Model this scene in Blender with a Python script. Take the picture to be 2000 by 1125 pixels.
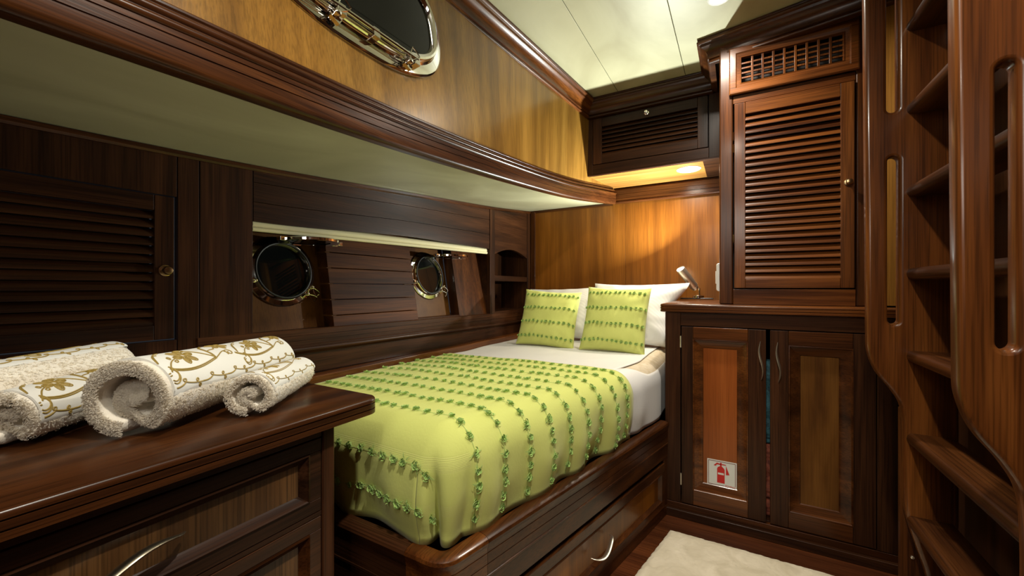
import bpy, math, random
from mathutils import Vector, Matrix, noise
random.seed(7)
PI = math.pi
for o in list(bpy.data.objects): bpy.data.objects.remove(o)
scene = bpy.context.scene
C = scene.collection

# ------------------------------------------------------------------ camera, world, light, exposure
YAW = math.radians(29.43)
cam_d = bpy.data.cameras.new('camera'); cam = bpy.data.objects.new('camera', cam_d); C.objects.link(cam)
cam_d.sensor_width = 36; cam_d.lens = 780 / 2000 * 36; cam_d.clip_start = 0.02
cam.location = (0, 0, 1.0); cam.rotation_euler = (PI/2, 0, YAW)
scene.camera = cam
scene.view_settings.view_transform = 'Standard'; scene.view_settings.look = 'None'
scene.view_settings.gamma = 1; scene.view_settings.use_curve_mapping = False
scene.view_settings.exposure = 0.35
w = bpy.data.worlds.new('world'); scene.world = w; w.use_nodes = True
w.node_tree.nodes['Background'].inputs[0].default_value = (0.8, 0.85, 1, 1)
w.node_tree.nodes['Background'].inputs[1].default_value = 0.02

# brightness (watts) of the cabin lamps and the added fill lights, used below
CEIL_W = 10.0; CEIL_COL = (1.0, 0.93, 0.80)
SOFFIT_W = 5.0; READ_W = 19.0
FILL_W = 4.6  # added fill panel behind the camera

# ------------------------------------------------------------------ materials
def new_mat(name):
    m = bpy.data.materials.new(name); m.use_nodes = True
    nt = m.node_tree; return m, nt, nt.nodes['Principled BSDF']
def N(nt, t, **kw):
    n = nt.nodes.new(t)
    for k, v in kw.items(): setattr(n, k, v)
    return n
def ramp(nt, stops):
    r = N(nt, 'ShaderNodeValToRGB'); cr = r.color_ramp
    while len(cr.elements) > 1: cr.elements.remove(cr.elements[0])
    cr.elements[0].position = stops[0][0]; cr.elements[0].color = (*stops[0][1], 1)
    for p, c in stops[1:]:
        e = cr.elements.new(p); e.color = (*c, 1)
    return r
def wood(name, dark, mid, light, axis='z', rough=.30, coat=.05, across=20, along=1.1, pores=.45, spec=.24):
    m, nt, b = new_mat(name)
    tc = N(nt, 'ShaderNodeTexCoord')
    ai = 'xyz'.index(axis)
    def mapped(a, c):
        mp = N(nt, 'ShaderNodeMapping'); s = [c, c, c]; s[ai] = a
        mp.inputs['Scale'].default_value = s; nt.links.new(tc.outputs['Object'], mp.inputs[0]); return mp
    n1 = N(nt, 'ShaderNodeTexNoise'); n1.inputs['Scale'].default_value = 1; n1.inputs['Detail'].default_value = 5
    n1.inputs['Distortion'].default_value = .6
    nt.links.new(mapped(along, across).outputs[0], n1.inputs['Vector'])
    r = ramp(nt, [(.28, dark), (.5, mid), (.72, light)])
    nt.links.new(n1.outputs[0], r.inputs[0])
    n2 = N(nt, 'ShaderNodeTexNoise'); n2.inputs['Scale'].default_value = 1; n2.inputs['Detail'].default_value = 3
    nt.links.new(mapped(5, 300).outputs[0], n2.inputs['Vector'])
    r2 = ramp(nt, [(.36, (1-pores,)*3), (.55, (1, 1, 1))])
    nt.links.new(n2.outputs[0], r2.inputs[0])
    n3 = N(nt, 'ShaderNodeTexNoise'); n3.inputs['Scale'].default_value = 1; n3.inputs['Detail'].default_value = 1
    nt.links.new(mapped(.4, 3.2).outputs[0], n3.inputs['Vector'])
    r3 = ramp(nt, [(.3, (.72, .72, .72)), (.7, (1.25, 1.2, 1.15))])
    nt.links.new(n3.outputs[0], r3.inputs[0])
    mx = N(nt, 'ShaderNodeMix', data_type='RGBA', blend_type='MULTIPLY'); mx.inputs[0].default_value = 1
    nt.links.new(r.outputs[0], mx.inputs[6]); nt.links.new(r2.outputs[0], mx.inputs[7])
    mx2 = N(nt, 'ShaderNodeMix', data_type='RGBA', blend_type='MULTIPLY'); mx2.inputs[0].default_value = 1
    nt.links.new(mx.outputs[2], mx2.inputs[6]); nt.links.new(r3.outputs[0], mx2.inputs[7])
    nt.links.new(mx2.outputs[2], b.inputs['Base Color'])
    bp = N(nt, 'ShaderNodeBump'); bp.inputs['Strength'].default_value = .12; bp.inputs['Distance'].default_value = .001
    nt.links.new(n2.outputs[0], bp.inputs['Height']); nt.links.new(bp.outputs[0], b.inputs['Normal'])
    b.inputs['Roughness'].default_value = rough
    b.inputs['Coat Weight'].default_value = coat; b.inputs['Coat Roughness'].default_value = .15; b.inputs['Specular IOR Level'].default_value = spec
    return m
MAH = ((.023, .0070, .0024), (.060, .0185, .0048), (.112, .037, .009))
M = {}
for a in 'xyz':
    M['mah_'+a] = wood('mahogany_'+a, *MAH, axis=a)
    M['dark_'+a] = wood('dark_mahogany_'+a, (.018, .0072, .0034), (.040, .0145, .0058), (.070, .026, .010), axis=a, rough=.36, spec=.16, coat=.03)
    M['red_'+a] = wood('red_mahogany_'+a, (.042, .0115, .003), (.108, .032, .0065), (.195, .064, .0125), axis=a, coat=.25)
M['gold_z'] = wood('golden_teak_veneer', (.155, .072, .013), (.245, .120, .021), (.34, .178, .035), 'z', rough=.3, coat=.22, across=14, along=.5, pores=.28)
M['amber_z'] = wood('amber_mahogany_veneer', (.115, .037, .0045), (.185, .063, .007), (.265, .098, .012), 'z', rough=.34, coat=.12, across=13, along=.7, pores=.25)
M['amber_x'] = wood('amber_soffit_veneer', (.30, .13, .03), (.40, .18, .04), (.5, .24, .06), 'x', rough=.4, coat=.2)
M['honey_z'] = wood('honey_veneer', (.40, .17, .03), (.52, .235, .045), (.62, .30, .065), 'z', across=11, along=.7, pores=.25)
M['burl_z'] = wood('figured_brown_veneer', (.060, .022, .006), (.120, .048, .010), (.185, .080, .017), 'z', across=7, along=1.6, pores=.2, rough=.42, spec=.12, coat=0)
M['orange_z'] = wood('orange_veneer', (.19, .050, .010), (.25, .066, .013), (.30, .085, .018), 'z', across=12, along=.6, pores=.2)
M['olive_y'] = wood('olive_brown_veneer', (.05, .022, .008), (.085, .039, .013), (.12, .058, .02), 'z', across=30, along=1.0, pores=.5)

def simple(name, col, rough=.5, metal=0, bump=None, spec=.5, sheen=0, coat=0):
    m, nt, b = new_mat(name)
    b.inputs['Base Color'].default_value = (*col, 1); b.inputs['Roughness'].default_value = rough
    b.inputs['Metallic'].default_value = metal; b.inputs['Specular IOR Level'].default_value = spec
    b.inputs['Sheen Weight'].default_value = sheen; b.inputs['Coat Weight'].default_value = coat
    if bump:
        sc, st, di = bump
        tc = N(nt, 'ShaderNodeTexCoord'); n = N(nt, 'ShaderNodeTexNoise'); n.inputs['Scale'].default_value = sc
        n.inputs['Detail'].default_value = 4
        nt.links.new(tc.outputs['Object'], n.inputs['Vector'])
        bp = N(nt, 'ShaderNodeBump'); bp.inputs['Strength'].default_value = st; bp.inputs['Distance'].default_value = di
        nt.links.new(n.outputs[0], bp.inputs['Height']); nt.links.new(bp.outputs[0], b.inputs['Normal'])
    return m
def mottled(name, c1, c2, scale, stretch=(1, 1, 1), rough=.5, bump=0):
    m, nt, b = new_mat(name)
    tc = N(nt, 'ShaderNodeTexCoord'); mp = N(nt, 'ShaderNodeMapping'); mp.inputs['Scale'].default_value = stretch
    nt.links.new(tc.outputs['Object'], mp.inputs[0])
    n = N(nt, 'ShaderNodeTexNoise'); n.inputs['Scale'].default_value = scale; n.inputs['Detail'].default_value = 6
    n.inputs['Distortion'].default_value = 1.2
    nt.links.new(mp.outputs[0], n.inputs['Vector'])
    r = ramp(nt, [(.3, c1), (.7, c2)]); nt.links.new(n.outputs[0], r.inputs[0])
    nt.links.new(r.outputs[0], b.inputs['Base Color']); b.inputs['Roughness'].default_value = rough
    if bump:
        bp = N(nt, 'ShaderNodeBump'); bp.inputs['Strength'].default_value = bump; bp.inputs['Distance'].default_value = .002
        nt.links.new(n.outputs[0], bp.inputs['Height']); nt.links.new(bp.outputs[0], b.inputs['Normal'])
    return m
M['ceiling'] = mottled('cream_burl_ceiling_panel', (.33, .30, .18), (.47, .445, .285), 3.2, (1, .5, 1), .42)
M['chrome'] = simple('polished_chrome', (.82, .80, .76), .06, 1)
M['steel'] = simple('brushed_nickel', (.82, .77, .64), .40, 1)
M['dull'] = simple('dull_nickel', (.40, .35, .26), .32, 1)
M['brass'] = simple('aged_brass', (.42, .28, .14), .25, 1)
M['black'] = simple('black_rubber', (.012, .011, .011), .45)
M['blackgloss'] = simple('black_plastic', (.02, .017, .016), .2)
M['glass'] = simple('dark_porthole_glass', (.004, .005, .005), .03, spec=.28)
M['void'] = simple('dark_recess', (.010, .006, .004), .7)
M['white_plastic'] = simple('white_plastic', (.78, .77, .74), .35)
M['cream'] = simple('cream_blind_cloth', (.66, .58, .34), .7, bump=(400, .1, .001))
M['terry'] = simple('cream_terry_cloth', (.86, .80, .69), .95, bump=(300, .6, .002), sheen=.3)
def pile_mat():
    m, nt, b = new_mat('cream_terry_loops'); b.inputs['Base Color'].default_value = (.86, .80, .69, 1); b.inputs['Roughness'].default_value = 1; b.inputs['Specular IOR Level'].default_value = .1
    tr = N(nt, 'ShaderNodeBsdfTranslucent'); tr.inputs[0].default_value = (.86, .80, .69, 1); mx = N(nt, 'ShaderNodeMixShader'); mx.inputs[0].default_value = .5
    nt.links.new(b.outputs[0], mx.inputs[1]); nt.links.new(tr.outputs[0], mx.inputs[2]); nt.links.new(mx.outputs[0], nt.nodes['Material Output'].inputs[0]); return m
M['pile'] = pile_mat()
M['band'] = simple('white_woven_band', (.78, .77, .72), .8, bump=(700, .15, .0006))
M['gold'] = simple('gold_embroidery_thread', (.34, .235, .055), .5, bump=(1500, .6, .0006))
M['tuft'] = simple('green_chenille_thread', (.36, .55, .14), .85, bump=(900, .5, .001), sheen=.2)
M['mattress'] = mottled('beige_mattress_ticking', (.50, .40, .26), (.62, .54, .42), 30, rough=.8)
M['rug'] = mottled('cream_wool_pile', (.60, .52, .37), (.78, .69, .53), 9, rough=.95, bump=.3)
M['red'] = simple('red_print', (.60, .012, .010), .4)
M['darkred'] = simple('dark_red_print', (.16, .006, .006), .4)
M['paper'] = simple('white_sticker', (.76, .77, .72), .35)
M['teal'] = mottled('teal_cloth', (.004, .025, .035), (.04, .14, .17), 60, rough=.8)
M['rust'] = mottled('rust_cloth', (.08, .015, .008), (.30, .07, .03), 60, rough=.8)
M['hull'] = wood('hull_planking', *MAH, axis='y', rough=.5, coat=0, spec=.10)
M['floor'] = wood('floor_boards', (.05, .014, .005), (.09, .026, .009), (.15, .045, .014), 'x', rough=.3)

def cloth_spread():
    m, nt, b = new_mat('lime_green_bedspread_cotton')
    uv = N(nt, 'ShaderNodeUVMap'); sp = N(nt, 'ShaderNodeSeparateXYZ'); nt.links.new(uv.outputs[0], sp.inputs[0])
    def mth(op, a, bb=None, c=None):
        n = N(nt, 'ShaderNodeMath', operation=op)
        for i, v in enumerate((a, bb, c)):
            if v is None: continue
            if isinstance(v, (int, float)): n.inputs[i].default_value = v
            else: nt.links.new(v, n.inputs[i])
        return n.outputs[0]
    # fine woven pinstripes beside each row of tufts (v counts rows)
    fr = mth('FRACT', mth('ADD', sp.outputs[1], .5)); dist = mth('ABSOLUTE', mth('SUBTRACT', fr, .5))
    mask = mth('LESS_THAN', dist, .13)
    lines = mth('SINE', mth('MULTIPLY', fr, 260.0))
    st = mth('MULTIPLY', mask, lines)
    mixc = N(nt, 'ShaderNodeMix', data_type='RGBA'); mixc.inputs[6].default_value = (.60, .64, .165, 1); mixc.inputs[7].default_value = (.70, .68, .28, 1)
    nt.links.new(mth('MULTIPLY', mth('MAXIMUM', st, 0), .35), mixc.inputs[0])
    nt.links.new(mixc.outputs[2], b.inputs['Base Color'])
    tc = N(nt, 'ShaderNodeTexCoord'); n = N(nt, 'ShaderNodeTexNoise'); n.inputs['Scale'].default_value = 170; n.inputs['Detail'].default_value = 4
    mp = N(nt, 'ShaderNodeMapping'); mp.inputs['Scale'].default_value = (1, 1, .6)
    nt.links.new(tc.outputs['Object'], mp.inputs[0]); nt.links.new(mp.outputs[0], n.inputs['Vector'])
    h = mth('ADD', n.outputs[0], mth('MULTIPLY', st, .25))
    bp = N(nt, 'ShaderNodeBump'); bp.inputs['Strength'].default_value = .35; bp.inputs['Distance'].default_value = .0012
    nt.links.new(h, bp.inputs['Height']); nt.links.new(bp.outputs[0], b.inputs['Normal'])
    b.inputs['Roughness'].default_value = .85; b.inputs['Sheen Weight'].default_value = .15
    return m
M['spread'] = cloth_spread()
def cloth_sheet():
    m, nt, b = new_mat('white_striped_sateen_sheet')
    tc = N(nt, 'ShaderNodeTexCoord'); wv = N(nt, 'ShaderNodeTexWave'); wv.inputs['Scale'].default_value = 38
    wv.bands_direction = 'Y'; wv.inputs['Distortion'].default_value = .4
    nt.links.new(tc.outputs['Object'], wv.inputs['Vector'])
    r = ramp(nt, [(.3, (.70, .69, .67)), (.7, (.74, .73, .71))]); nt.links.new(wv.outputs[0], r.inputs[0])
    nt.links.new(r.outputs[0], b.inputs['Base Color'])
    bp = N(nt, 'ShaderNodeBump'); bp.inputs['Strength'].default_value = .2; bp.inputs['Distance'].default_value = .001
    nt.links.new(wv.outputs[0], bp.inputs['Height']); nt.links.new(bp.outputs[0], b.inputs['Normal'])
    b.inputs['Roughness'].default_value = .6; b.inputs['Sheen Weight'].default_value = .1
    return m
M['sheet'] = cloth_sheet()
def emit(name, col, s):
    m, nt, b = new_mat(name)
    b.inputs['Base Color'].default_value = (*col, 1)
    b.inputs['Emission Color'].default_value = (*col, 1); b.inputs['Emission Strength'].default_value = s
    return m
M['lens'] = emit('lit_lamp_lens', (1, .97, .9), 3)
M['led'] = emit('lit_reading_lens', (.95, 1, .98), 14)

# ------------------------------------------------------------------ geometry helpers
def frame(o, a, b):
    a = Vector(a).normalized(); b = Vector(b); d = a.cross(b).normalized(); b = d.cross(a).normalized()
    m = Matrix.Identity(4)
    for i in range(3): m[i][0] = a[i]; m[i][1] = b[i]; m[i][2] = d[i]; m[i][3] = o[i]
    return m
I4 = Matrix.Identity(4)
class MB:
    def __init__(s, mat=I4): s.v = []; s.f = []; s.m = mat; s.uv = {}; s.mi = []
    def add(s, vs, fs, m=None):
        m = s.m if m is None else s.m @ m
        k = len(s.v); s.v += [m @ Vector(p) for p in vs]; s.f += [tuple(k+i for i in f) for f in fs]
        return k
    def box(s, lo, hi, m=None):
        x0, y0, z0 = lo; x1, y1, z1 = hi
        s.add([(x0,y0,z0),(x1,y0,z0),(x1,y1,z0),(x0,y1,z0),(x0,y0,z1),(x1,y0,z1),(x1,y1,z1),(x0,y1,z1)],
              [(0,3,2,1),(4,5,6,7),(0,1,5,4),(1,2,6,5),(2,3,7,6),(3,0,4,7)], m); return s
    def rectloft(s, r, prof, cap=True, m=None):
        a0, a1, b0, b1 = r; vs = []; fs = []
        for i, d in prof: vs += [(a0+i,b0+i,d),(a1-i,b0+i,d),(a1-i,b1-i,d),(a0+i,b1-i,d)]
        for k in range(len(prof)-1):
            for j in range(4):
                q = (j+1) % 4; fs.append((4*k+j, 4*k+q, 4*k+4+q, 4*k+4+j))
        if cap: k = 4*(len(prof)-1); fs.append((k, k+1, k+2, k+3))
        s.add(vs, fs, m); return s
    def loops(s, L, close=True, cap0=False, cap1=False, m=None, ring=True):
        n = len(L[0]); vs = [p for l in L for p in l]; fs = []
        for k in range(len(L)-1):
            for j in range(n if ring else n-1):
                q = (j+1) % n; fs.append((n*k+j, n*k+q, n*k+n+q, n*k+n+j))
        if cap0: fs.append(tuple(range(n-1, -1, -1)))
        if cap1: k = n*(len(L)-1); fs.append(tuple(k+i for i in range(n)))
        return s.add(vs, fs, m)
    def lathe(s, prof, n=32, m=None, cap=True):
        L = [[(r*math.cos(2*PI*j/n), r*math.sin(2*PI*j/n), z) for j in range(n)] for r, z in prof]
        s.loops(L, cap0=cap, cap1=cap, m=m); return s
    def tube(s, path, r, n=8, closed=False, flat=None, m=None, cap=True):
        P = [Vector(p) for p in path]; k = len(P); L = []; up = None
        for i in range(k):
            if closed: t = P[(i+1) % k]-P[i-1]
            else: t = P[min(i+1, k-1)]-P[max(i-1, 0)]
            t = t.normalized() if t.length > 1e-9 else Vector((0,0,1))
            if up is None:
                up = Vector((0,0,1)) if abs(t.z) < .9 else Vector((1,0,0))
            nn = (up - t*up.dot(t)).normalized(); bb = t.cross(nn); up = nn
            rr = r(i/(k-1)) if callable(r) else r
            ra, rb = (rr, rr) if flat is None else (rr, rr*flat)
            L.append([P[i]+nn*ra*math.cos(2*PI*j/n)+bb*rb*math.sin(2*PI*j/n) for j in range(n)])
        if closed: L.append(L[0])
        s.loops(L, cap0=cap and not closed, cap1=cap and not closed, m=m); return s
    def grid(s, fn, nu, nv, m=None, uvf=None):
        vs = [fn(i/nu, j/nv) for i in range(nu+1) for j in range(nv+1)]
        fs = [(i*(nv+1)+j, (i+1)*(nv+1)+j, (i+1)*(nv+1)+j+1, i*(nv+1)+j+1) for i in range(nu) for j in range(nv)]
        k = s.add(vs, fs, m)
        if uvf:
            for i in range(nu+1):
                for j in range(nv+1): s.uv[k+i*(nv+1)+j] = uvf(i/nu, j/nv)
        return s
    def build(s, name, mat, parent=None, bevel=0, ang=38, solid=0, origin=None, weld=False):
        me = bpy.data.meshes.new(name)
        off = Vector(origin) if origin else Vector((0,0,0))
        me.from_pydata([p-off for p in s.v], [], s.f)
        me.materials.append(M[mat] if isinstance(mat, str) else mat)
        for p in me.polygons: p.use_smooth = True
        if s.uv:
            l = me.uv_layers.new(name='UVMap')
            for p in me.polygons:
                for li in p.loop_indices: l.data[li].uv = s.uv.get(me.loops[li].vertex_index, (0, 0))
        me.update()
        if weld:
            import bmesh
            bm = bmesh.new(); bm.from_mesh(me); bmesh.ops.remove_doubles(bm, verts=bm.verts, dist=1e-5)
            bmesh.ops.recalc_face_normals(bm, faces=bm.faces); bm.to_mesh(me); bm.free()
        me.set_sharp_from_angle(angle=math.radians(ang))
        o = bpy.data.objects.new(name, me); C.objects.link(o)
        wl = off
        if parent is not None:
            o.parent = parent; wo = Vector(parent.get('_wo', (0,0,0))); o.location = off - wo
        else: o.location = off
        o['_wo'] = tuple(wl)
        if solid:
            md = o.modifiers.new('thickness', 'SOLIDIFY'); md.thickness = solid; md.offset = -1
        if bevel:
            md = o.modifiers.new('bevel', 'BEVEL'); md.width = bevel; md.segments = 2; md.limit_method = 'ANGLE'
            md.angle_limit = math.radians(40); md.harden_normals = True; md.use_clamp_overlap = True
        return o
def B(lo, hi, m=I4): return MB(m).box(lo, hi)
def thing(name, label, cat, loc, group=None):
    o = bpy.data.objects.new(name, None); C.objects.link(o); o.location = loc; o.empty_display_size = .05
    o['label'] = label; o['category'] = cat; o['_wo'] = tuple(loc)
    if group: o['group'] = group
    return o
def tag(o, label, cat, group=None, kind=None):
    o['label'] = label; o['category'] = cat
    if group: o['group'] = group
    if kind: o['kind'] = kind
    return o
def struct(o): o['kind'] = 'structure'; return o
def lerp(a, b, t): return a+(b-a)*t
def table(pts):
    def f(x):
        if x <= pts[0][0]: return pts[0][1]
        for (x0, y0), (x1, y1) in zip(pts, pts[1:]):
            if x <= x1: t = (x-x0)/(x1-x0); return lerp(y0, y1, t)
        return pts[-1][1]
    return f
def smooth_table(pts):
    f = table(pts); return lambda x: sum(f(x+d) for d in (-.2, -.12, -.04, .04, .12, .2))/6
def sm(a, b, x): t = max(0, min(1, (x-a)/(b-a))); return t*t*(3-2*t)

XL = -1.34; YH = 2.65; ZC = 2.08; YB = -.75; XR = .50
shelf_z = smooth_table([(-1, 1.34), (0, 1.352), (.4, 1.372), (.7, 1.388), (1.02, 1.415), (1.76, 1.478), (2.1, 1.505), (2.65, 1.568), (3.2, 1.63)])
fas_x = smooth_table([(-1, -.785), (.4, -.785), (.7, -.795), (1.0, -.803), (1.5, -.803), (1.9, -.79), (2.2, -.755), (2.6, -.695), (3, -.62)])
ptop_x = smooth_table([(-1, -.945), (0, -.935), (.5, -.92), (1.08, -.885), (2.04, -.778), (2.4, -.74), (3, -.67)])
def pbot_x(y): return fas_x(y)-.024
def pbot_z(y): return shelf_z(y)+.085
def XRail(y): return -.6984+.2305*y

# ------------------------------------------------------------------ room shell
struct(B((XL-.2, YB, -.05), (XR+.1, YH+.1, 0)).build('floor', 'floor'))
cl = MB()
for (x0, x1) in ((-1.0, -.573), (-.571, -.230), (-.228, XR+.1)):
    cl.box((x0, YB, ZC), (x1, YH+.1, ZC+.03))
struct(cl.build('ceiling', 'ceiling', bevel=.0012))
# sloping cream underside of the side deck
cs = MB(); NY = 40
ys = [YB+(YH-YB)*i/NY for i in range(NY+1)]
cs.loops([[(XL-.02, y, shelf_z(y)), (fas_x(y)-.03, y, shelf_z(y)), (fas_x(y)-.03, y, shelf_z(y)+.03), (XL-.02, y, shelf_z(y)+.03)] for y in ys], cap0=True, cap1=True)
struct(cs.build('ceiling.001', 'ceiling'))
# upper left wall that carries the oval portlight
pw = MB()
pw.loops([[(pbot_x(y), y, pbot_z(y)-.03), (lerp(pbot_x(y), ptop_x(y), .5), y, lerp(pbot_z(y), ZC, .5)), (ptop_x(y), y, ZC), (ptop_x(y)-.03, y, ZC), (pbot_x(y)-.03, y, pbot_z(y)-.03)] for y in ys], cap0=True, cap1=True)
struct(pw.build('wall_upper_left', 'gold_z'))
# head wall (veneer panels with a thin seam), end walls, right wall
hw = MB()
for x0, x1 in ((-1.345, -.640), (-.6385, .12)): hw.box((x0, YH, .0), (x1, YH+.03, ZC))
hw.box((-1.345, YH+.03, 0), (.55, YH+.05, ZC))
struct(hw.build('wall_head', 'amber_z', bevel=.001))
struct(B((-1.6, YB-.03, 0), (XR+.1, YB, ZC)).build('wall_rear', 'mah_z'))
rw = MB()
y = YB
for y1 in (-.3, .15, .6, 1.05, 1.5, 2.0): rw.box((XR, y, 0), (XR+.03, y1-.002, ZC)); y = y1
rw.box((XR+.03, YB, 0), (XR+.05, YH, ZC))
struct(rw.build('wall_right', 'dark_z', bevel=.001))

# left wall: boards, window recess and hull lining
wl = MB()
D = .022
zt = lambda yy: shelf_z(yy)+.01
def vboard(mb, y0, y1, z0, z1=None, d0=XL-D, d1=XL):
    if z1 is None:
        a, b = zt(y0), zt(y1)
        mb.add([(d0,y0,z0),(d1,y0,z0),(d1,y1,z0),(d0,y1,z0),(d0,y0,a),(d1,y0,a),(d1,y1,b),(d0,y1,b)],
               [(0,3,2,1),(4,5,6,7),(0,1,5,4),(1,2,6,5),(2,3,7,6),(3,0,4,7)])
    else: mb.box((d0, y0, z0), (d1, y1, z1))
vboard(wl, .505, .555, .7); vboard(wl, .557, .700, .7)
vboard(wl, 2.092, 2.148, .76, d1=XL+.004); vboard(wl, 2.60, YH, .76, d1=XL+.004)
vboard(wl, YB, .02, .7); vboard(wl, .02, .503, 1.25)
vboard(wl, .02, .503, .70, .858)
wl.box((XL-.03, YB, 0), (XL-.004, YH, .72))
struct(wl.build('wall_left', 'dark_z', bevel=.0012))
wb = MB()
# long board over the window (arched lower edge) and board over the shelf niche
seam = [1.0, .66, .33, 0]
for k in range(3):
    def zz(yy, f):
        lo = 1.212+.03*sm(.7, 1.5, yy); return lerp(zt(yy), lo, f)
    f0, f1 = k/3, (k+1)/3
    L = []
    for i in range(21):
        yy = lerp(.702, 2.090, i/20); a, b = zz(yy, f0)-.0006, zz(yy, f1)+.0006
        L.append([(XL-D, yy, b), (XL, yy, b), (XL, yy, a), (XL-D, yy, a)])
    wb.loops(L, cap0=True, cap1=True)
L = []
for i in range(21):
    t = i/20; yy = lerp(2.150, 2.598, t); lo = 1.215+.045*math.sin(PI*t)
    L.append([(XL-D, yy, lo), (XL, yy, lo), (XL, yy, zt(yy)), (XL-D, yy, zt(yy))])
wb.loops(L, cap0=True, cap1=True)
wb.box((XL-.20, 2.150, 1.045), (XL, 2.598, 1.08))
wb.box((XL-D, 2.150, .76), (XL, 2.598, .85))
struct(wb.build('wall_left.001', 'dark_y', bevel=.001))
nb = MB()
nb.box((XL-.24, 2.14, .8), (XL-.22, 2.61, 1.55)); nb.box((XL-.22, 2.11, .8), (XL-D-.002, 2.149, 1.40)); nb.box((XL-.22, 2.599, .8), (XL-D-.002, 2.62, 1.40))
nb.box((XL-.22, 2.15, .83), (XL-D-.002, 2.598, .85)); nb.box((XL-.22, 2.15, 1.30), (XL-D-.002, 2.598, 1.32))
struct(nb.build('wall_left.002', 'dark_z'))
# hull lining leaning outward behind the window opening
def hx(z, off=0): return XL-.022-.17*(z-.85)-off
def hull(mb, y0, y1, z0, z1, off, th=.012):
    mb.add([(hx(z0,off)-th,y0,z0),(hx(z0,off),y0,z0),(hx(z0,off),y1,z0),(hx(z0,off)-th,y1,z0),(hx(z1,off)-th,y0,z1),(hx(z1,off),y0,z1),(hx(z1,off),y1,z1),(hx(z1,off)-th,y1,z1)],
           [(0,3,2,1),(4,5,6,7),(0,1,5,4),(1,2,6,5),(2,3,7,6),(3,0,4,7)])
hp = MB(); zs = [.83+.0625*i for i in range(8)]
for a, b in zip(zs, zs[1:]): hull(hp, 1.01, 1.48, a+.0012, b-.0012, 0, .06)
struct(hp.build('wall_hull', 'hull', bevel=.002))
hq = MB()
hull(hq, .66, 1.01, .82, 1.30, .065); hull(hq, 1.48, 1.81, .82, 1.30, .065)
hr = MB(); hull(hr, 1.812, 2.12, .82, 1.30, 0, .06); struct(hr.build('wall_hull.003', 'mah_z'))
hull(hq, 1.0102, 1.03, .82, 1.30, .006, .06); 
struct(hq.build('wall_hull.001', 'burl_z'))
rc = MB()
rc.box((XL-.2, .66, .80), (XL-D-.001, 2.12, .849)); rc.box((XL-.25, .66, 1.26), (XL-D-.001, 2.12, 1.28)); rc.box((XL-.2, .66, .8), (XL-D-.001, .699, 1.30))
rc.box((XL-.2, 2.093, .8), (XL-D-.001, 2.12, 1.30))
struct(rc.build('wall_hull.002', 'dark_y'))

def sweep(name, prof, path, mat, segs=None, bevel=0):
    """prof: (out, dz) pairs; path: (x, y, z) points, room side to the right of travel"""
    P = [Vector(p) for p in path]; L = []
    for i, p in enumerate(P):
        def nrm(a, b): d = (b-a); d.z = 0; d.normalize(); return Vector((d.y, -d.x, 0))
        if i == 0: n = nrm(P[0], P[1])
        elif i == len(P)-1: n = nrm(P[-2], P[-1])
        else:
            n0, n1 = nrm(P[i-1], p), nrm(p, P[i+1]); n = (n0+n1).normalized(); n = n/max(.3, n.dot(n0))
        L.append([p+n*a+Vector((0, 0, b)) for a, b in prof])
    mb = MB(); mb.loops([l[::-1] for l in L], cap0=True, cap1=True)
    return mb.build(name, mat, bevel=bevel, ang=30, weld=True)
def arc(cx, cz, r, a0, a1, n=5): return [(cx+r*math.cos(math.radians(lerp(a0, a1, i/n))), cz+r*math.sin(math.radians(lerp(a0, a1, i/n)))) for i in range(n+1)]
# fascia along the deck shelf: rounded foot, reeded face, stepped top bead
fp = [(-.045, -.002), (-.045, -.010)] + arc(-.008, -.004, .012, -90, 0, 4) + [(.004, .016), (.0015, .0165), (.0015, .018), (.004, .0185), (.004, .034), (.0015, .0345), (.0015, .036), (.004, .0365)] \
    + [(.004, .046)] + arc(.002, .052, .007, -60, 80, 5) + [(-.004, .0605), (-.004, .064)] + arc(-.010, .072, .008, -60, 70, 5) + [(-.014, .0815), (-.014, .084)] + arc(-.020, .090, .006, -50, 100, 4) + [(-.026, .097), (-.045, .097)]
struct(sweep('trim_1', fp, [(fas_x(y), y, shelf_z(y)) for y in ys if y < 2.57]+[(fas_x(2.60), 2.60, shelf_z(2.60))], 'mah_y'))
crown = [(-.01, -.095), (.010, -.095)] + arc(.010, -.089, .006, -80, 60, 3) + [(.011, -.080), (.018, -.078)] + arc(.060, -.070, .042, 190, 110, 6) + [(.048, -.022), (.052, -.020)] + arc(.054, -.013, .006, -70, 80, 3) + [(.056, -.004), (.056, 0), (-.01, 0)]
ct = [(ptop_x(y)-.005, y, ZC-.001) for y in ys if y < 2.2]
struct(sweep('trim_2', crown, ct+[(ptop_x(2.235)-.005, 2.235, ZC-.001)], 'red_y'))
struct(sweep('trim_3', crown, [(-.80, 2.252, ZC-.001), (-.095, 2.252, ZC-.001)], 'mah_x'))
struct(sweep('trim_4', crown, [(-.095, 2.26, ZC-.001), (-.095, 1.960, ZC-.001), (.49, 1.845, ZC-.001)], 'mah_x'))
# trim on the head wall
tp = [(-.01, -.045), (.022, -.045)] + arc(.022, -.039, .006, -80, 70, 3) + [(.024, -.031), (.022, -.030), (.022, -.028), (.024, -.027), (.024, -.012), (.022, -.011), (.022, -.009), (.024, -.008), (.024, .012), (.022, .013), (.022, .015), (.024, .016), (.024, .040), (.018, .046), (-.01, .046)]
struct(sweep('trim_5', tp, [(fas_x(2.60)-.01, 2.65, 1.600), (-.07, 2.65, 1.600)], 'red_x'))
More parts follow.
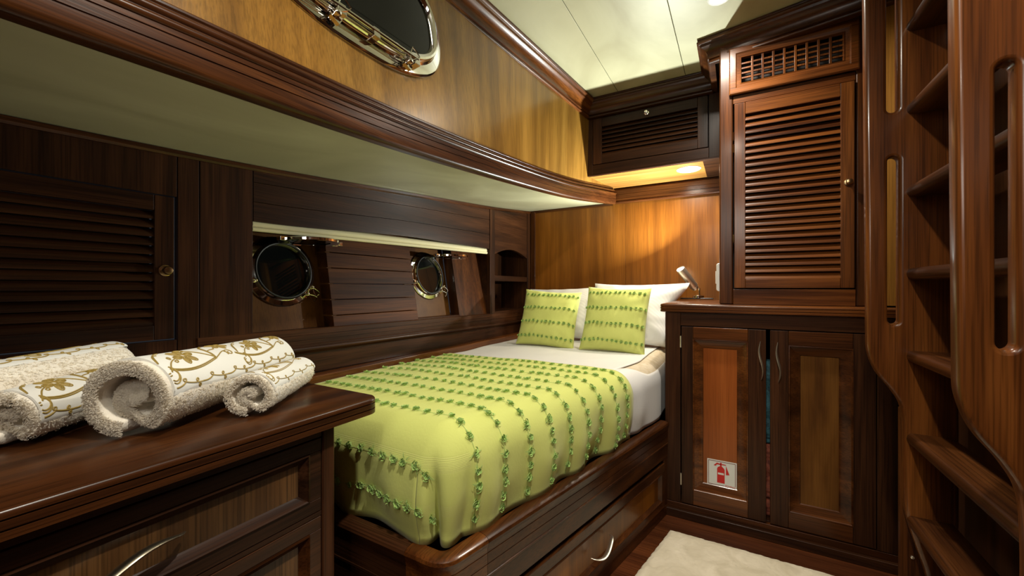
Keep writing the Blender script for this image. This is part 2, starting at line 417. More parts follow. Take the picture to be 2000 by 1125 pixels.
# sill rail below the window: reeded band, projecting bead, set-back foot
sp_ = [(-.02, .072), (.0, .072), (.003, .069), (.003, .052), (.001, .0515), (.001, .050), (.003, .0495), (.003, .034), (.001, .0335), (.001, .032), (.003, .0315), (.003, .018), (.008, .016), (.008, .010)] + arc(.012, .002, .009, 60, -70, 6) + [(.010, -.012), (.002, -.014), (.002, -.085), (-.02, -.085)]
sw_ = smooth_table([(-.5, .790), (.5, .786), (2.09, .768), (3, .765)])
struct(sweep('trim_6', sp_[::-1], [(XL+.002, yy, sw_(yy)) for yy in (.55, .9, 1.3, 1.7, 2.1, 2.4, 2.648)], 'dark_y'))
# thin trim under the cream soffit along left wall and head wall
qp = [(-.01, -.018), (.006, -.018), (.010, -.012), (.010, -.002), (-.01, -.002)]
struct(sweep('trim_7', qp, [(XL, yy, shelf_z(yy)) for yy in ys[::2]], 'mah_y'))
struct(sweep('trim_8', qp, [(XL, YH, shelf_z(YH)), (fas_x(2.6)-.03, YH, shelf_z(YH))], 'mah_x'))
# ledge between mattress and wall, corner post of head wall
struct(B((XL, .62, .60), (XL+.05, YH, .690)).build('trim_9', 'red_y', bevel=.003))
struct(B((-1.33, YH-.012, .69), (-1.295, YH+.001, 1.56)).build('trim_10', 'mah_z', bevel=.002))
# skirting under the base cabinet and along the bed
struct(B((-.29, 1.868, 0), (.50, 1.885, .035)).build('baseboard_head', 'dark_x', bevel=.003))

# ------------------------------------------------------------------ cabinetry helpers
FX = lambda y: frame((0, y, 0), (1, 0, 0), (0, 0, 1))       # face looking toward the camera (-y)
FY = lambda x: frame((x, 0, 0), (0, 1, 0), (0, 0, 1))       # face looking toward +x
def knob(parent, pos, mat='brass', m=None, r=.011):
    f = m if m is not None else FX(0)
    mb = MB(f @ Matrix.Translation(pos))
    mb.lathe([(r*.9, 0), (r*1.25, .0005), (r*1.25, .002), (r, .003), (r*.5, .004), (r*.45, .010), (r*.85, .013), (r, .018), (r*.8, .022), (r*.3, .0235)], 24)
    o = mb.build('knob', mat, parent, ang=30); return o
def bow(parent, p0, p1, out, mat='steel', m=I4, r=.0062, name='handle', twist=.006):
    p0 = Vector(p0); p1 = Vector(p1); L = []
    d = (p1-p0).normalized(); side = d.cross(Vector((0, 0, 1)))
    n = 28
    for i in range(n+1):
        t = i/n; bulge = math.sin(PI*t)**.55
        L.append(p0.lerp(p1, t)+Vector((0, 0, out*bulge))+side*twist*math.sin(2*PI*t))
    mb = MB(m); mb.tube(L, lambda t: r*(.18+.82*math.sin(PI*t)**.7), 12, flat=.42)
    return mb.build(name, mat, parent)
def louvre(mb, a0, a1, b0, b1, n, dep=.012, m=None, tilt=38):
    pitch = (b1-b0)/n; c, s_ = math.cos(math.radians(tilt)), math.sin(math.radians(tilt))
    for k in range(n):
        bc = b0+pitch*(k+.5); L = []
        for a in (a0, a1):
            ring = []
            for j in range(12):
                th = 2*PI*j/12; p = pitch*.62*math.copysign(abs(math.cos(th))**.8, math.cos(th)); q = .0042*math.sin(th)
                ring.append((a, bc+p*c-q*s_, -dep-(p*s_+q*c)))
            L.append(ring)
        mb.loops(L, cap0=True, cap1=True, m=m)

def louvre_door(root, fm, a0, a1, b0, b1, st, tr, br, n, th=.02, wm='mah', hang='z', back=True, name='door', side='x'):
    """four frame members and slats"""
    s0, s1 = st
    door = MB(fm).box((a0, b0, -th), (a0+s0, b1, 0)).build(name, wm+'_z', root, bevel=.0015)
    MB(fm).box((a1-s1, b0, -th), (a1, b1, 0)).build('stile', wm+'_z', door, bevel=.0015)
    for q0, q1 in ((b0, b0+br), (b1-tr, b1)): MB(fm).box((a0+s0+.0006, q0, -th), (a1-s1-.0006, q1, 0)).build('rail', wm+'_'+side, door, bevel=.0015)
    l = MB(fm); louvre(l, a0+s0, a1-s1, b0+br, b1-tr, n)
    l.build('louvre_slats', wm+'_'+side, door)
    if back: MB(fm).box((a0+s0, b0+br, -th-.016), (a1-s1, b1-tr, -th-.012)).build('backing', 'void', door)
    return door

def panel_door(root, fm, a0, a1, b0, b1, sl, sr, br, tr, wm, pm, th=.02, side='x', name='door', mould=.026, mm=None):
    door = MB(fm).box((a0, b0, -th), (a0+sl, b1, 0)).build(name, wm+'_z', root, bevel=.0015)
    MB(fm).box((a1-sr, b0, -th), (a1, b1, 0)).build('stile', wm+'_z', door, bevel=.0015)
    for q0, q1 in ((b0, b0+br), (b1-tr, b1)): MB(fm).box((a0+sl+.0005, q0, -th), (a1-sr-.0005, q1, 0)).build('rail', (mm or wm)+'_'+side, door, bevel=.0015)
    mo = MB(fm); mo.rectloft((a0+sl, a1-sr, b0+br, b1-tr), [(0, -.001), (0, .003), (.004, .004), (.006, .001), (mould-.006, -.009), (mould-.003, -.009), (mould, -.013)], cap=False)
    mo.build('moulding', (mm or wm)+'_'+side, door, ang=20)
    MB(fm).box((a0+sl+mould-.002, b0+br+mould-.002, -.018), (a1-sr-mould+.002, b1-tr-mould+.002, -.0125)).build('panel', pm, door)
    return door

# ------------------------------------------------------------------ base cabinet under the counter
YC = 1.90
cab = thing('base_cabinet', 'dark mahogany two-door cabinet under the counter, with fire extinguisher sticker', 'cabinet', (.10, 2.2, 0))
bd = MB()
bd.box((-.280, YC-.012, .06), (-.217, YC+.01, .893)); bd.box((.437, YC-.012, .06), (.492, YC+.01, .893))
bd.box((-.280, YC+.01, 0), (-.262, 2.64, .893)); bd.box((.474, YC+.01, 0), (.492, 2.64, .893)); bd.box((-.262, 2.62, 0), (.474, 2.64, .893))
bd.box((-.262, YC+.01, .05), (.474, 2.62, .062))
bd.build('carcass', 'dark_z', cab, bevel=.0015)
B((-.2165, YC-.012, .836), (.4365, YC+.01, .893)).build('top_rail', 'dark_x', cab, bevel=.0015)
B((-.280, YC-.013, 0), (.492, YC+.01, .058)).build('bottom_rail', 'mah_x', cab, bevel=.0015)
fm = FX(YC-.012)
dl = panel_door(cab, fm, -.213, .100, .063, .832, .046, .062, .062, .050, 'dark', 'orange_z', mm='red', mould=.040)
dl['label'] = 'left door with orange panel'
dr = panel_door(cab, fm, .114, .434, .063, .832, .060, .064, .062, .055, 'dark', 'burl_z', mm='mah', mould=.040)
dr['label'] = 'right door with figured brown panel'
bow(dl, (.083, .630, 0), (.081, .785, 0), .024, m=fm, r=.0095)
bow(dr, (.141, .628, 0), (.139, .785, 0), .024, m=fm, r=.0095)
for z in (.14, .74):
    h = MB(fm); h.tube([(-.2155, z, .002), (-.2155, z+.05, .002)], .0035, 8); h.build('hinge', 'steel', dl)
# clothes seen through the gap between the doors
def cloth_pile(name, label, z0, z1, mat):
    mb = MB()
    def fn(u, v):
        t = 2*PI*u; ph = PI*v; z = lerp(z0, z1, (1-math.cos(ph))/2)
        f = .012*noise.noise(Vector((math.cos(t)*2.5, math.sin(t)*2.5, z*26)))+.006*noise.noise(Vector((math.cos(t)*6, math.sin(t)*6, z*70)))
        e = math.sin(ph)**.25
        return (.105+(.075+f)*math.copysign(abs(math.cos(t))**.5, math.cos(t))*e, 1.975+(.045+f)*math.copysign(abs(math.sin(t))**.5, math.sin(t))*e, z)
    mb.grid(fn, 60, 90)
    o = mb.build(name, mat, origin=(.105, 1.975, z0), weld=True); tag(o, label, 'clothes'); return o
cloth_pile('folded_clothes', 'rust red clothes low behind the gap of the cabinet doors', .0625, .36, 'rust')
cloth_pile('folded_clothes', 'teal clothes behind the gap of the cabinet doors, above the rust ones', .361, .70, 'teal')
# fire extinguisher sticker
st = thing('warning_sticker', 'white square sticker with a red fire extinguisher on the left cabinet door', 'sticker', (-.055, YC, .165))
sm_ = frame((-.112, YC+.0005, .162), (1, 0, 0), (0, 0, 1)); S = .110
MB(sm_).box((0, 0, 0), (S, S, .0008)).build('sheet', 'paper', st)
rd = MB(sm_); e = .0011
rd.rectloft((.004, S-.004, .004, S-.004), [(0, e), (.0022, e)], cap=False)
rd.build('border', 'darkred', st)
rd = MB(sm_)
def poly(mb, pts, z=.0012): mb.add([(x*S, y*S, z) for x, y in pts], [tuple(range(len(pts)))])
poly(rd, [(.34, .14), (.60, .14), (.60, .66), (.57, .72), (.50, .78), (.44, .78), (.37, .74), (.34, .68)])
poly(rd, [(.22, .78), (.30, .77), (.33, .83), (.47, .83), (.47, .87), (.33, .90), (.29, .85)])
poly(rd, [(.44, .78), (.50, .78), (.50, .92), (.44, .92)])
poly(rd, [(.50, .84), (.64, .84), (.64, .87), (.50, .88)])
poly(rd, [(.64, .84), (.76, .50), (.64, .48)])
rd.build('extinguisher_symbol', 'red', st)
wh = MB(sm_); poly(wh, [(.37, .46), (.57, .46), (.57, .53), (.37, .53)], .0016); wh.build('white_bar', 'paper', st)
wh = MB(sm_); poly(wh, [(.58, .028), (.96, .028), (.96, .11), (.58, .11)], .0014); wh.build('name_field', 'paper', st)
tcu = bpy.data.curves.new('maker_name', 'FONT'); tcu.body = 'POYRAZ'; tcu.size = .0105; tcu.shear = .3; tcu.extrude = .0001; tcu.space_character = .92
tcu.materials.append(M['red']); to = bpy.data.objects.new('maker_name', tcu); C.objects.link(to)
to.matrix_world = sm_ @ Matrix.Translation((.066, .004, .0018)); 
bpy.context.view_layer.update(); tme = bpy.data.meshes.new_from_object(to.evaluated_get(bpy.context.evaluated_depsgraph_get())); tme.transform(to.matrix_world); bpy.data.objects.remove(to)
to = bpy.data.objects.new('maker_name', tme); C.objects.link(to); to.parent = st; to.location = -Vector(st['_wo'])

# counter: three reeded layers
def outline_slab(name, label, cat, pts, z_top, layers, mat, origin, parent=None):
    """pts: counter-clockwise outline; layers: (inset, z) profile from the bottom up"""
    P = []
    n = len(pts)
    for i, (x, y, r) in enumerate(pts):
        p = Vector((x, y)); a = (Vector(pts[i-1][:2])-p).normalized(); b = (Vector(pts[(i+1) % n][:2])-p).normalized()
        if r <= 0: P.append(p); continue
        half = a.angle(b)/2; t = r/math.tan(half); c = p+(a+b).normalized()*(r/math.sin(half))
        s0 = p+a*t; s1 = p+b*t; a0 = math.atan2((s0-c).y, (s0-c).x); a1 = math.atan2((s1-c).y, (s1-c).x)
        da = (a1-a0+PI) % (2*PI)-PI
        for k in range(9): P.append(c+Vector((math.cos(a0+da*k/8), math.sin(a0+da*k/8)))*r)
    m = len(P); nr = []
    for i in range(m):
        d0 = (P[i]-P[i-1]).normalized(); d1 = (P[(i+1) % m]-P[i]).normalized()
        n0 = Vector((-d0.y, d0.x)); n1 = Vector((-d1.y, d1.x)); q = (n0+n1).normalized(); nr.append(q/max(.3, q.dot(n0)))
    mb = MB(); mb.loops([[(P[i].x+nr[i].x*ins, P[i].y+nr[i].y*ins, z) for i in range(m)] for ins, z in layers], cap0=True, cap1=True)
    o = mb.build(name, mat, parent, ang=30, origin=origin)
    if label: tag(o, label, cat)
    return o
def reeds(z0, z1, n, dep=.003):
    L = [(dep*2.5, z0), (dep*.5, z0+.0008)]; h = (z1-z0)/n
    for k in range(n):
        a = z0+h*k; L += [(0, a+h*.12)]
        if k < n-1: L += [(0, a+h*.90), (dep, a+h*.93), (dep, a+h*.99)]
        else: L += [(0, a+h*.45), (.0008, a+h*.68), (.003, a+h*.88), (.007, z1)]
    return L
outline_slab('countertop', 'dark mahogany counter with reeded edge under the tall louvred cabinet', 'counter',
    [(-.302, 1.878, .02), (.498, 1.878, 0), (.498, 2.645, 0), (-.302, 2.645, 0)], .935, reeds(.894, .930, 3), 'red_x', (.1, 2.2, .894))

# ------------------------------------------------------------------ tall louvred cabinet
YT = 1.93
tall = thing('louvred_wardrobe', 'tall mahogany cabinet with louvred door and vent grille, standing on the counter', 'cabinet', (.17, 2.3, .931))
bd = MB()
bd.box((-.067, YT, .931), (-.016, YT+.03, 2.06)); bd.box((.386, YT, .931), (.425, YT+.03, 2.06)); bd.box((-.067, YT+.03, .931), (-.05, 2.64, 2.06)); bd.box((.41, YT+.03, .931), (.425, 2.64, 2.06))
bd.build('carcass', 'mah_z', tall, bevel=.006)
for q0, q1 in ((.931, .995), (1.778, 1.81), (2.003, 2.06)): B((-.0155, YT+.002, q0), (.3855, YT+.03, q1)).build('face_rail', 'red_x', tall, bevel=.0015)
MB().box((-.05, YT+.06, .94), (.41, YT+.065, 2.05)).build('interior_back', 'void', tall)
fm = FX(YT-.006)
ld = louvre_door(tall, fm, -.011, .381, 1.000, 1.774, (.040, .041), .050, .036, 25, wm='red', back=True)
knob(ld, (.363, 1.396, 0), m=fm)
for z in (1.19, 1.57, 1.62):
    h = MB(fm); h.tube([(-.0135, z, .001), (-.0135, z+.035, .001)], .003, 8); h.build('hinge', 'chrome', ld)
gr = MB(fm); gr.rectloft((-.030, .394, 1.812, 2.006), [(0, -.004), (0, .006), (.004, .009), (.024, .009), (.028, .004), (.040, .001), (.044, .003), (.047, -.010)], cap=False)
go = gr.build('vent_grille', 'red_x', tall, ang=20)
gl = MB(fm); GA0, GA1, GB0, GB1 = .017, .347, 1.859, 1.959
for k in range(1, 9): a = lerp(GA0, GA1, k/9); gl.box((a-.004, GB0-.002, -.010), (a+.004, GB1+.002, -.002))
for k in range(1, 5): b = lerp(GB0, GB1, k/5); gl.box((GA0-.002, b-.0035, -.012), (GA1+.002, b+.0035, -.004))
gl.build('lattice', 'red_z', go, bevel=.0008)
MB().box((.4265, YT-.022, .9365), (.499, YT+.03, ZC-.001)).build('filler_panel', 'honey_z', tall)
# white plate on the cabinet side
sp = thing('switch_plate', 'white switch plate on the side of the tall louvred cabinet above the counter', 'switch', (-.075, 2.10, 1.0))
mb = MB(frame((-.0675, 0, 0), (0, -1, 0), (0, 0, 1)))
mb.rectloft((-2.165, -2.085, .985, 1.115), [(0, 0), (.0, .010), (.003, .015), (.007, .018)])
mb.build('plate', 'white_plastic', sp, bevel=.003)
mb = MB(frame((-.0675, 0, 0), (0, -1, 0), (0, 0, 1))); mb.rectloft((-2.145, -2.105, 1.02, 1.08), [(0, .017), (0, .0205), (.002, .022)])
mb.build('rocker', 'white_plastic', sp)

# ------------------------------------------------------------------ overhead locker
YO = 2.26
ov = thing('overhead_locker', 'dark overhead locker with a louvred flap and small knob, above the bed head', 'cabinet', (-.42, 2.4, 1.66))
for q0, q1 in ((-.79, -.735), (-.126, -.068)): B((q0, YO, 1.662), (q1, YO+.02, 2.07)).build('stile', 'dark_z', ov, bevel=.0015)
for q0, q1 in ((1.985, 2.07), (1.664, 1.715)): B((-.7345, YO, q0), (-.1265, YO+.02, q1)).build('face_rail', 'dark_x', ov, bevel=.0015)
bd = MB(); bd.box((-.79, YO+.001, 1.655), (-.068, YO+.024, 1.6635)); bd.box((-.155, YO+.024, 1.655), (-.068, 2.645, 1.664))
bd.build('soffit_frame', 'dark_x', ov, bevel=.001)
bd = MB(); bd.box((-.80, YO+.0245, 1.658), (-.156, 2.645, 1.664)); bd.build('soffit', 'amber_x', ov)
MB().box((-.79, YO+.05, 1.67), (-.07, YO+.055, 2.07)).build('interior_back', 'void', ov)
fm = FX(YO-.002)
od = louvre_door(ov, fm, -.732, -.130, 1.718, 1.982, (.052, .048), .052, .044, 7, wm='dark', name='flap')
knob(od, (-.431, 1.956, 0), 'chrome', fm, .010)

# ------------------------------------------------------------------ louvred locker in the left wall
lk = thing('wall_locker', 'dark louvred locker door in the left wall behind the towels', 'cabinet', (XL, .25, .86))
fm = FY(XL-.002)
wd = louvre_door(lk, fm, .024, .498, .862, 1.247, (.045, .043), .041, .038, 13, wm='dark', side='y')
knob(wd, (.478, 1.047, 0), 'brass', fm, .012)

# ------------------------------------------------------------------ portholes (structure windows) and the oval portlight
def torus_seg(mb, R, r, z, n=48, k=10, sx=1, sy=1, pw=2, flat=1):
    L = []
    for i in range(n):
        t = 2*PI*i/n; c, s_ = math.cos(t), math.sin(t)
        ux = math.copysign(abs(c)**(2/pw), c); uy = math.copysign(abs(s_)**(2/pw), s_)
        nx, ny = ux/sx if sx != 1 else c, uy/sy if sy != 1 else s_
        nn = Vector((math.copysign(abs(c)**(2-2/pw), c)/sx, math.copysign(abs(s_)**(2-2/pw), s_)/sy)).normalized()
        L.append([(R*sx*ux+nn.x*r*math.cos(a), R*sy*uy+nn.y*r*math.cos(a), z+r*flat*math.sin(a)) for a in [2*PI*j/k for j in range(k)]])
    L.append(L[0]); mb.loops(L)
def superloop(R, sx, sy, pw, off, z, n=64):
    out = []
    for i in range(n):
        t = 2*PI*i/n; c, s_ = math.cos(t), math.sin(t)
        nn = Vector((math.copysign(abs(c)**(2-2/pw), c)/sx, math.copysign(abs(s_)**(2-2/pw), s_)/sy)).normalized()
        out.append((R*sx*math.copysign(abs(c)**(2/pw), c)+nn.x*off, R*sy*math.copysign(abs(s_)**(2/pw), s_)+nn.y*off, z))
    return out
def wing_latch(parent, m, name='latch'):
    mb = MB(m)
    mb.lathe([(.004, 0), (.004, .018), (.006, .019), (.006, .024), (.003, .026)], 12)
    mb.box((-.006, -.014, .004), (.006, .004, .012))
    mb.tube([(0, 0, .020), (.020, -.009, .022), (.034, -.012, .023), (.036, 0, .023), (.034, .010, .023), (.020, .008, .022), (0, 0, .020)], .0016, 6)
    return mb.build(name, 'chrome', parent)
def porthole(name, yc, zc, cov):
    root = bpy.data.objects.new(name, None); C.objects.link(root); root['kind'] = 'structure'
    x = hx(zc, .065); root.location = (x, yc, zc); root['_wo'] = (x, yc, zc)
    pm = frame((x+.001, yc, zc), (0, 1, 0), (-.17, 0, 1))
    mb = MB(pm)
    mb.lathe([(.128, 0), (.130, .003), (.127, .006), (.110, .009), (.108, .020), (.104, .024), (.098, .024), (.095, .018), (.094, .004)], 56, cap=False)
    mb.build('frame', 'chrome', root, ang=25)
    mb = MB(pm); torus_seg(mb, .101, .004, .024); mb.build('gasket', 'black', root)
    mb = MB(pm); mb.lathe([(.0955, .004), (.0955, .008), (0.001, .0082)], 48); mb.build('pane', 'glass', root)
    for a in (200, -32, -48):
        q = pm @ Matrix.Rotation(math.radians(a), 4, 'Z') @ Matrix.Translation((.119, 0, .006)) @ Matrix.Rotation(math.radians(-25 if a != -48 else 10), 4, 'Z')
        wing_latch(root, q)
    # storm cover swung up on its hinge, lying flat
    hm = frame((XL-.030, yc+cov, 1.170), (0, 1, 0), (1, 0, .03))
    mb = MB(hm)
    mb.lathe([(.070, -.004), (.096, -.006), (.101, -.004), (.101, .004), (.097, .006), (.070, .004)], 48, cap=False)
    cv = mb.build('storm_cover', 'chrome', root, ang=25)
    mb = MB(hm); mb.lathe([(.071, -.002), (.071, .002)], 40); mb.build('cover_pane', 'glass', cv)
    mb = MB(hm); mb.box((.092, -.02, -.008), (.125, -.008, .006)); mb.box((.092, .008, -.008), (.125, .02, .006)); mb.box((-.115, -.012, -.008), (-.09, .012, .006)); mb.tube([(.112, -.024, 0), (.112, .024, 0)], .004, 8); mb.build('hinge', 'chrome', cv, bevel=.001)
    return root
porthole('window_1', .862, 1.060, .052); porthole('window_2', 1.655, 1.066, .075)

def portlight():
    yc, zc = .700, 1.808
    yb = .9
    t = (zc-pbot_z(yc))/(ZC-pbot_z(yc)); xc = lerp(pbot_x(yc), ptop_x(yc), t)
    pa = Vector((lerp(pbot_x(1.0), ptop_x(1.0), t)-lerp(pbot_x(.4), ptop_x(.4), t), .6, 0))
    pb = Vector((ptop_x(yc)-pbot_x(yc), 0, ZC-pbot_z(yc)))
    pm = frame((xc+.004, yc, zc), pa, pb)
    root = bpy.data.objects.new('window_3', None); C.objects.link(root); root['kind'] = 'structure'
    root.location = (xc, yc, zc); root['_wo'] = tuple(root.location)
    sx, sy, pw = .330, .205, 2.45
    mb = MB(pm)
    prof = [(0, -.006), (.001, .001), (-.003, .004), (-.006, .005), (-.030, .008), (-.034, .012), (-.036, .020), (-.040, .026), (-.046, .028), (-.054, .026), (-.058, .020), (-.060, .010)]
    L = [superloop(1, sx, sy, pw, o_, z, 96) for o_, z in prof]
    mb.loops(L); mb.build('frame', 'chrome', root, ang=25)
    mb = MB(pm); mb.loops([superloop(1, sx, sy, pw, -.0595, .008, 96), superloop(1, sx, sy, pw, -.0595, .014, 96)], cap1=True); mb.build('pane', 'glass', root)
    # lower hinge tube, latches with loops
    mb = MB(pm)
    mb.tube([(-.21, -.158, .036), (.17, -.158, .036)], .0062, 12); mb.tube([(-.19, -.170, .030), (.15, -.170, .030)], .0035, 8)
    for a in (-.205, -.08, .02, .165): mb.box((a-.010, -.176, .008), (a+.010, -.150, .040))
    mb.build('hinge', 'chrome', root, bevel=.002)
    for a in (-.095, .135):
        q = pm @ Matrix.Translation((a, -.180, .010)) @ Matrix.Rotation(math.radians(58), 4, 'Z') @ Matrix.Scale(1.35, 4)
        wing_latch(root, q)
    return root
portlight()
sc = MB(frame((-.868, 1.10, 1.905), (0, 1, 0), (-.17, 0, 1))); sc.lathe([(.006, 0), (.006, .002), (.003, .003)], 14)
o = sc.build('screw_cap', 'steel', origin=(-.868, 1.10, 1.905)); tag(o, 'small round metal cap on golden panel right of the oval portlight', 'screw')

# roller blind under the window head
rb = thing('roller_blind', 'cream roller blind pulled up under the window head on the left wall', 'blind', (XL-.03, 1.4, 1.2))
mb = MB(); mb.tube([(XL-.030, .708, 1.208), (XL-.030, 1.4, 1.222), (XL-.030, 2.086, 1.232)], .016, 20); mb.build('roll', 'cream', rb)
mb = MB(); mb.tube([(XL-.018, .706, 1.190), (XL-.018, 1.4, 1.204), (XL-.018, 2.086, 1.218)], .0075, 14, flat=1.0); mb.build('bottom_bar', 'cream', rb)

# ------------------------------------------------------------------ bed
bed = thing('bed', 'built-in double bed base of dark mahogany with rounded rail and long drawer', 'bed', (-.75, 1.3, 0))
XD = (1/math.hypot(1, .2305)); bdir = Vector((.2305*XD, XD, 0))
YF = .668
c0 = Vector((XRail(YF), YF, 0))
bm_ = frame(c0, bdir, (0, 0, 1))       # a = distance along the side from the foot corner, b = height, d = outward
LEN = (1.876-YF)/XD
def rail_prof(h0=.255): return [(-.042, .395), (-.040, .404), (-.034, .409), (-.020, .410), (-.006, .4085), (.001, .404), (.0035, .397), (.001, .389), (-.001, .384), (-.002, .372), (-.0035, .3715), (-.0035, .370), (-.002, .3695), (-.002, .345), (-.0035, .3445), (-.0035, .343), (-.002, .3425), (-.002, .318), (.0, .317), (.0, .312), (-.003, .308), (-.003, h0), (-.042, h0)]
def rail_piece(path, name, mat):
    P = [Vector(p) for p in path]; L = []
    for i, p in enumerate(P):
        def nrm(a, b): d = (b-a).normalized(); return Vector((d.y, -d.x, 0))
        if i == 0: n = nrm(P[0], P[1])
        elif i == len(P)-1: n = nrm(P[-2], P[-1])
        else: n0, n1 = nrm(P[i-1], p), nrm(p, P[i+1]); n = (n0+n1).normalized(); n = n/max(.3, n.dot(n0))
        L.append([p+n*a+Vector((0, 0, b)) for a, b in rail_prof()])
    mb = MB(); mb.loops([l[::-1] for l in L], cap0=True, cap1=True); return mb.build(name, mat, bed, ang=32, weld=True)
c1 = c0+bdir*.132
rail_piece([c1+bdir*.001, c0+bdir*(LEN)], 'side_rail', 'mah_y')
rail_piece([(-1.30, YF, 0), (c0.x-.111, YF, 0)], 'foot_rail', 'dark_x')
rr = .055; v0 = Vector((-1, 0, 0)); 
def fillet(p, a, b, r, n=8):
    a = a.normalized(); b = b.normalized(); half = a.angle(b)/2; t = r/math.tan(half); c = p+(a+b).normalized()*(r/math.sin(half))
    s0, s1 = p+a*t-c, p+b*t-c; out = []
    a0 = math.atan2(s0.y, s0.x); a1 = math.atan2(s1.y, s1.x); da = (a1-a0+PI) % (2*PI)-PI
    return [c+Vector((math.cos(a0+da*k/n), math.sin(a0+da*k/n), 0))*r for k in range(n+1)]
rail_piece([(c0.x-.110, YF, 0)]+fillet(c0, v0, bdir, rr)+[c1], 'corner_block', 'red_y')
# carcass below the rail
mb = MB(bm_); mb.box((.02, .0, -.03), (LEN, .045, -.004)); mb.build('side_base', 'mah_y', bed, bevel=.002)
for q0, q1 in ((.02, .075), (LEN-.035, LEN)): MB(bm_).box((q0, .0455, -.03), (q1, .255, -.004)).build('side_post', 'mah_z', bed, bevel=.002)
mb = MB(); mb.box((-1.29, YF+.006, 0), (c0.x-.02, YF+.03, .255)); mb.build('foot_base', 'dark_x', bed)
mb = MB(FX(YF+.006)); mb.rectloft((-.93, -.60, .02, .24), [(0, 0), (0, .003), (.03, .003), (.036, -.002), (.04, -.002)], cap=False); mb.build('foot_frame', 'dark_x', bed, ang=20)
MB(FX(YF+.004)).box((-.895, .055, -.001), (-.635, .205, .0005)).build('foot_panel', 'gold_z', bed)
mb = MB(bm_); mb.box((.075, .045, -.032), (LEN-.035, .255, -.028)); mb.build('inner_board', 'void', bed)
def drawer(root, fm, a0, a1, b0, b1, wm, pm, side, fr=.030, mould=.014, name='drawer'):
    d = MB(fm)
    d.box((a0, b0, -.018), (a1, b0+fr, 0)); d.box((a0, b1-fr, -.018), (a1, b1, 0)); d.box((a0, b0+fr, -.018), (a0+fr, b1-fr, 0)); d.box((a1-fr, b0+fr, -.018), (a1, b1-fr, 0))
    o = d.build(name, wm+'_'+side, root, bevel=.0015)
    mo = MB(fm); mo.rectloft((a0+fr, a1-fr, b0+fr, b1-fr), [(0, -.001), (0, .002), (.003, .003), (.005, .0), (mould-.003, -.007), (mould, -.011)], cap=False)
    mo.build('moulding', wm+'_'+side, o, ang=20)
    MB(fm).box((a0+fr+mould-.002, b0+fr+mould-.002, -.016), (a1-fr-mould+.002, b1-fr-mould+.002, -.0105)).build('panel', pm, o)
    return o
bdm = bm_ @ Matrix.Translation((0, 0, .0))
dw = drawer(bed, bdm, .078, LEN-.038, .048, .238, 'mah', 'amber_z', 'y', fr=.034)
hy = .655
bow(dw, (hy-.060, .128, 0), (hy+.060, .150, 0), .030, m=bdm, r=.010, twist=.012)

# mattress, sheet, bedspread share one draping shape
ZT = .672; RR = .095; YI = .672+.025+RR
nside = Vector((bdir.y, -bdir.x, 0))
def xe(y):         # x of the rounded side where it hangs vertical, minus radius
    a = XRail(y)-.024; b = -.293
    k = .012; h = max(0, min(1, .5+.5*(b-a)/k)); return lerp(b, a, h)-k*h*(1-h)-RR*1.03
XW = -1.288
def undul(x, y): return .004*noise.noise(Vector((x*3, y*3, 1.7)))+.0022*noise.noise(Vector((x*9, y*9, 4.1)))
def drape(c, n, d, off, s, amp=1.0):
    """point at cloth distance d past the inset edge point c, direction n"""
    R = RR+off; q = R*PI/2
    if d < q: a = d/R; p = Vector(c)+n*(R*math.sin(a)); z = ZT+off-R*(1-math.cos(a))
    else: p = Vector(c)+n*R; z = ZT+off-R-(d-q)
    f = sm(.06, .30, d)*amp*(1-.95*sm(1.62, 1.80, c[1]))
    wv = .010*math.sin(s*31+2*noise.noise(Vector((s*5, 2, 0))))+.013*noise.noise(Vector((s*11, d*5, 3.3)))
    wv += .012*math.sin(PI*min(1, d/.3))          # gentle belly
    wv -= .010*sm(.2, .31, d)
    p = p+n*(wv*f)
    p.z = z+undul(p.x, p.y)*(1-sm(0, .1, d))
    return p
def top_pt(x, y, off): return Vector((x, y, ZT+off-.006*sm(.25, 0, x-XW)+undul(x, y)))
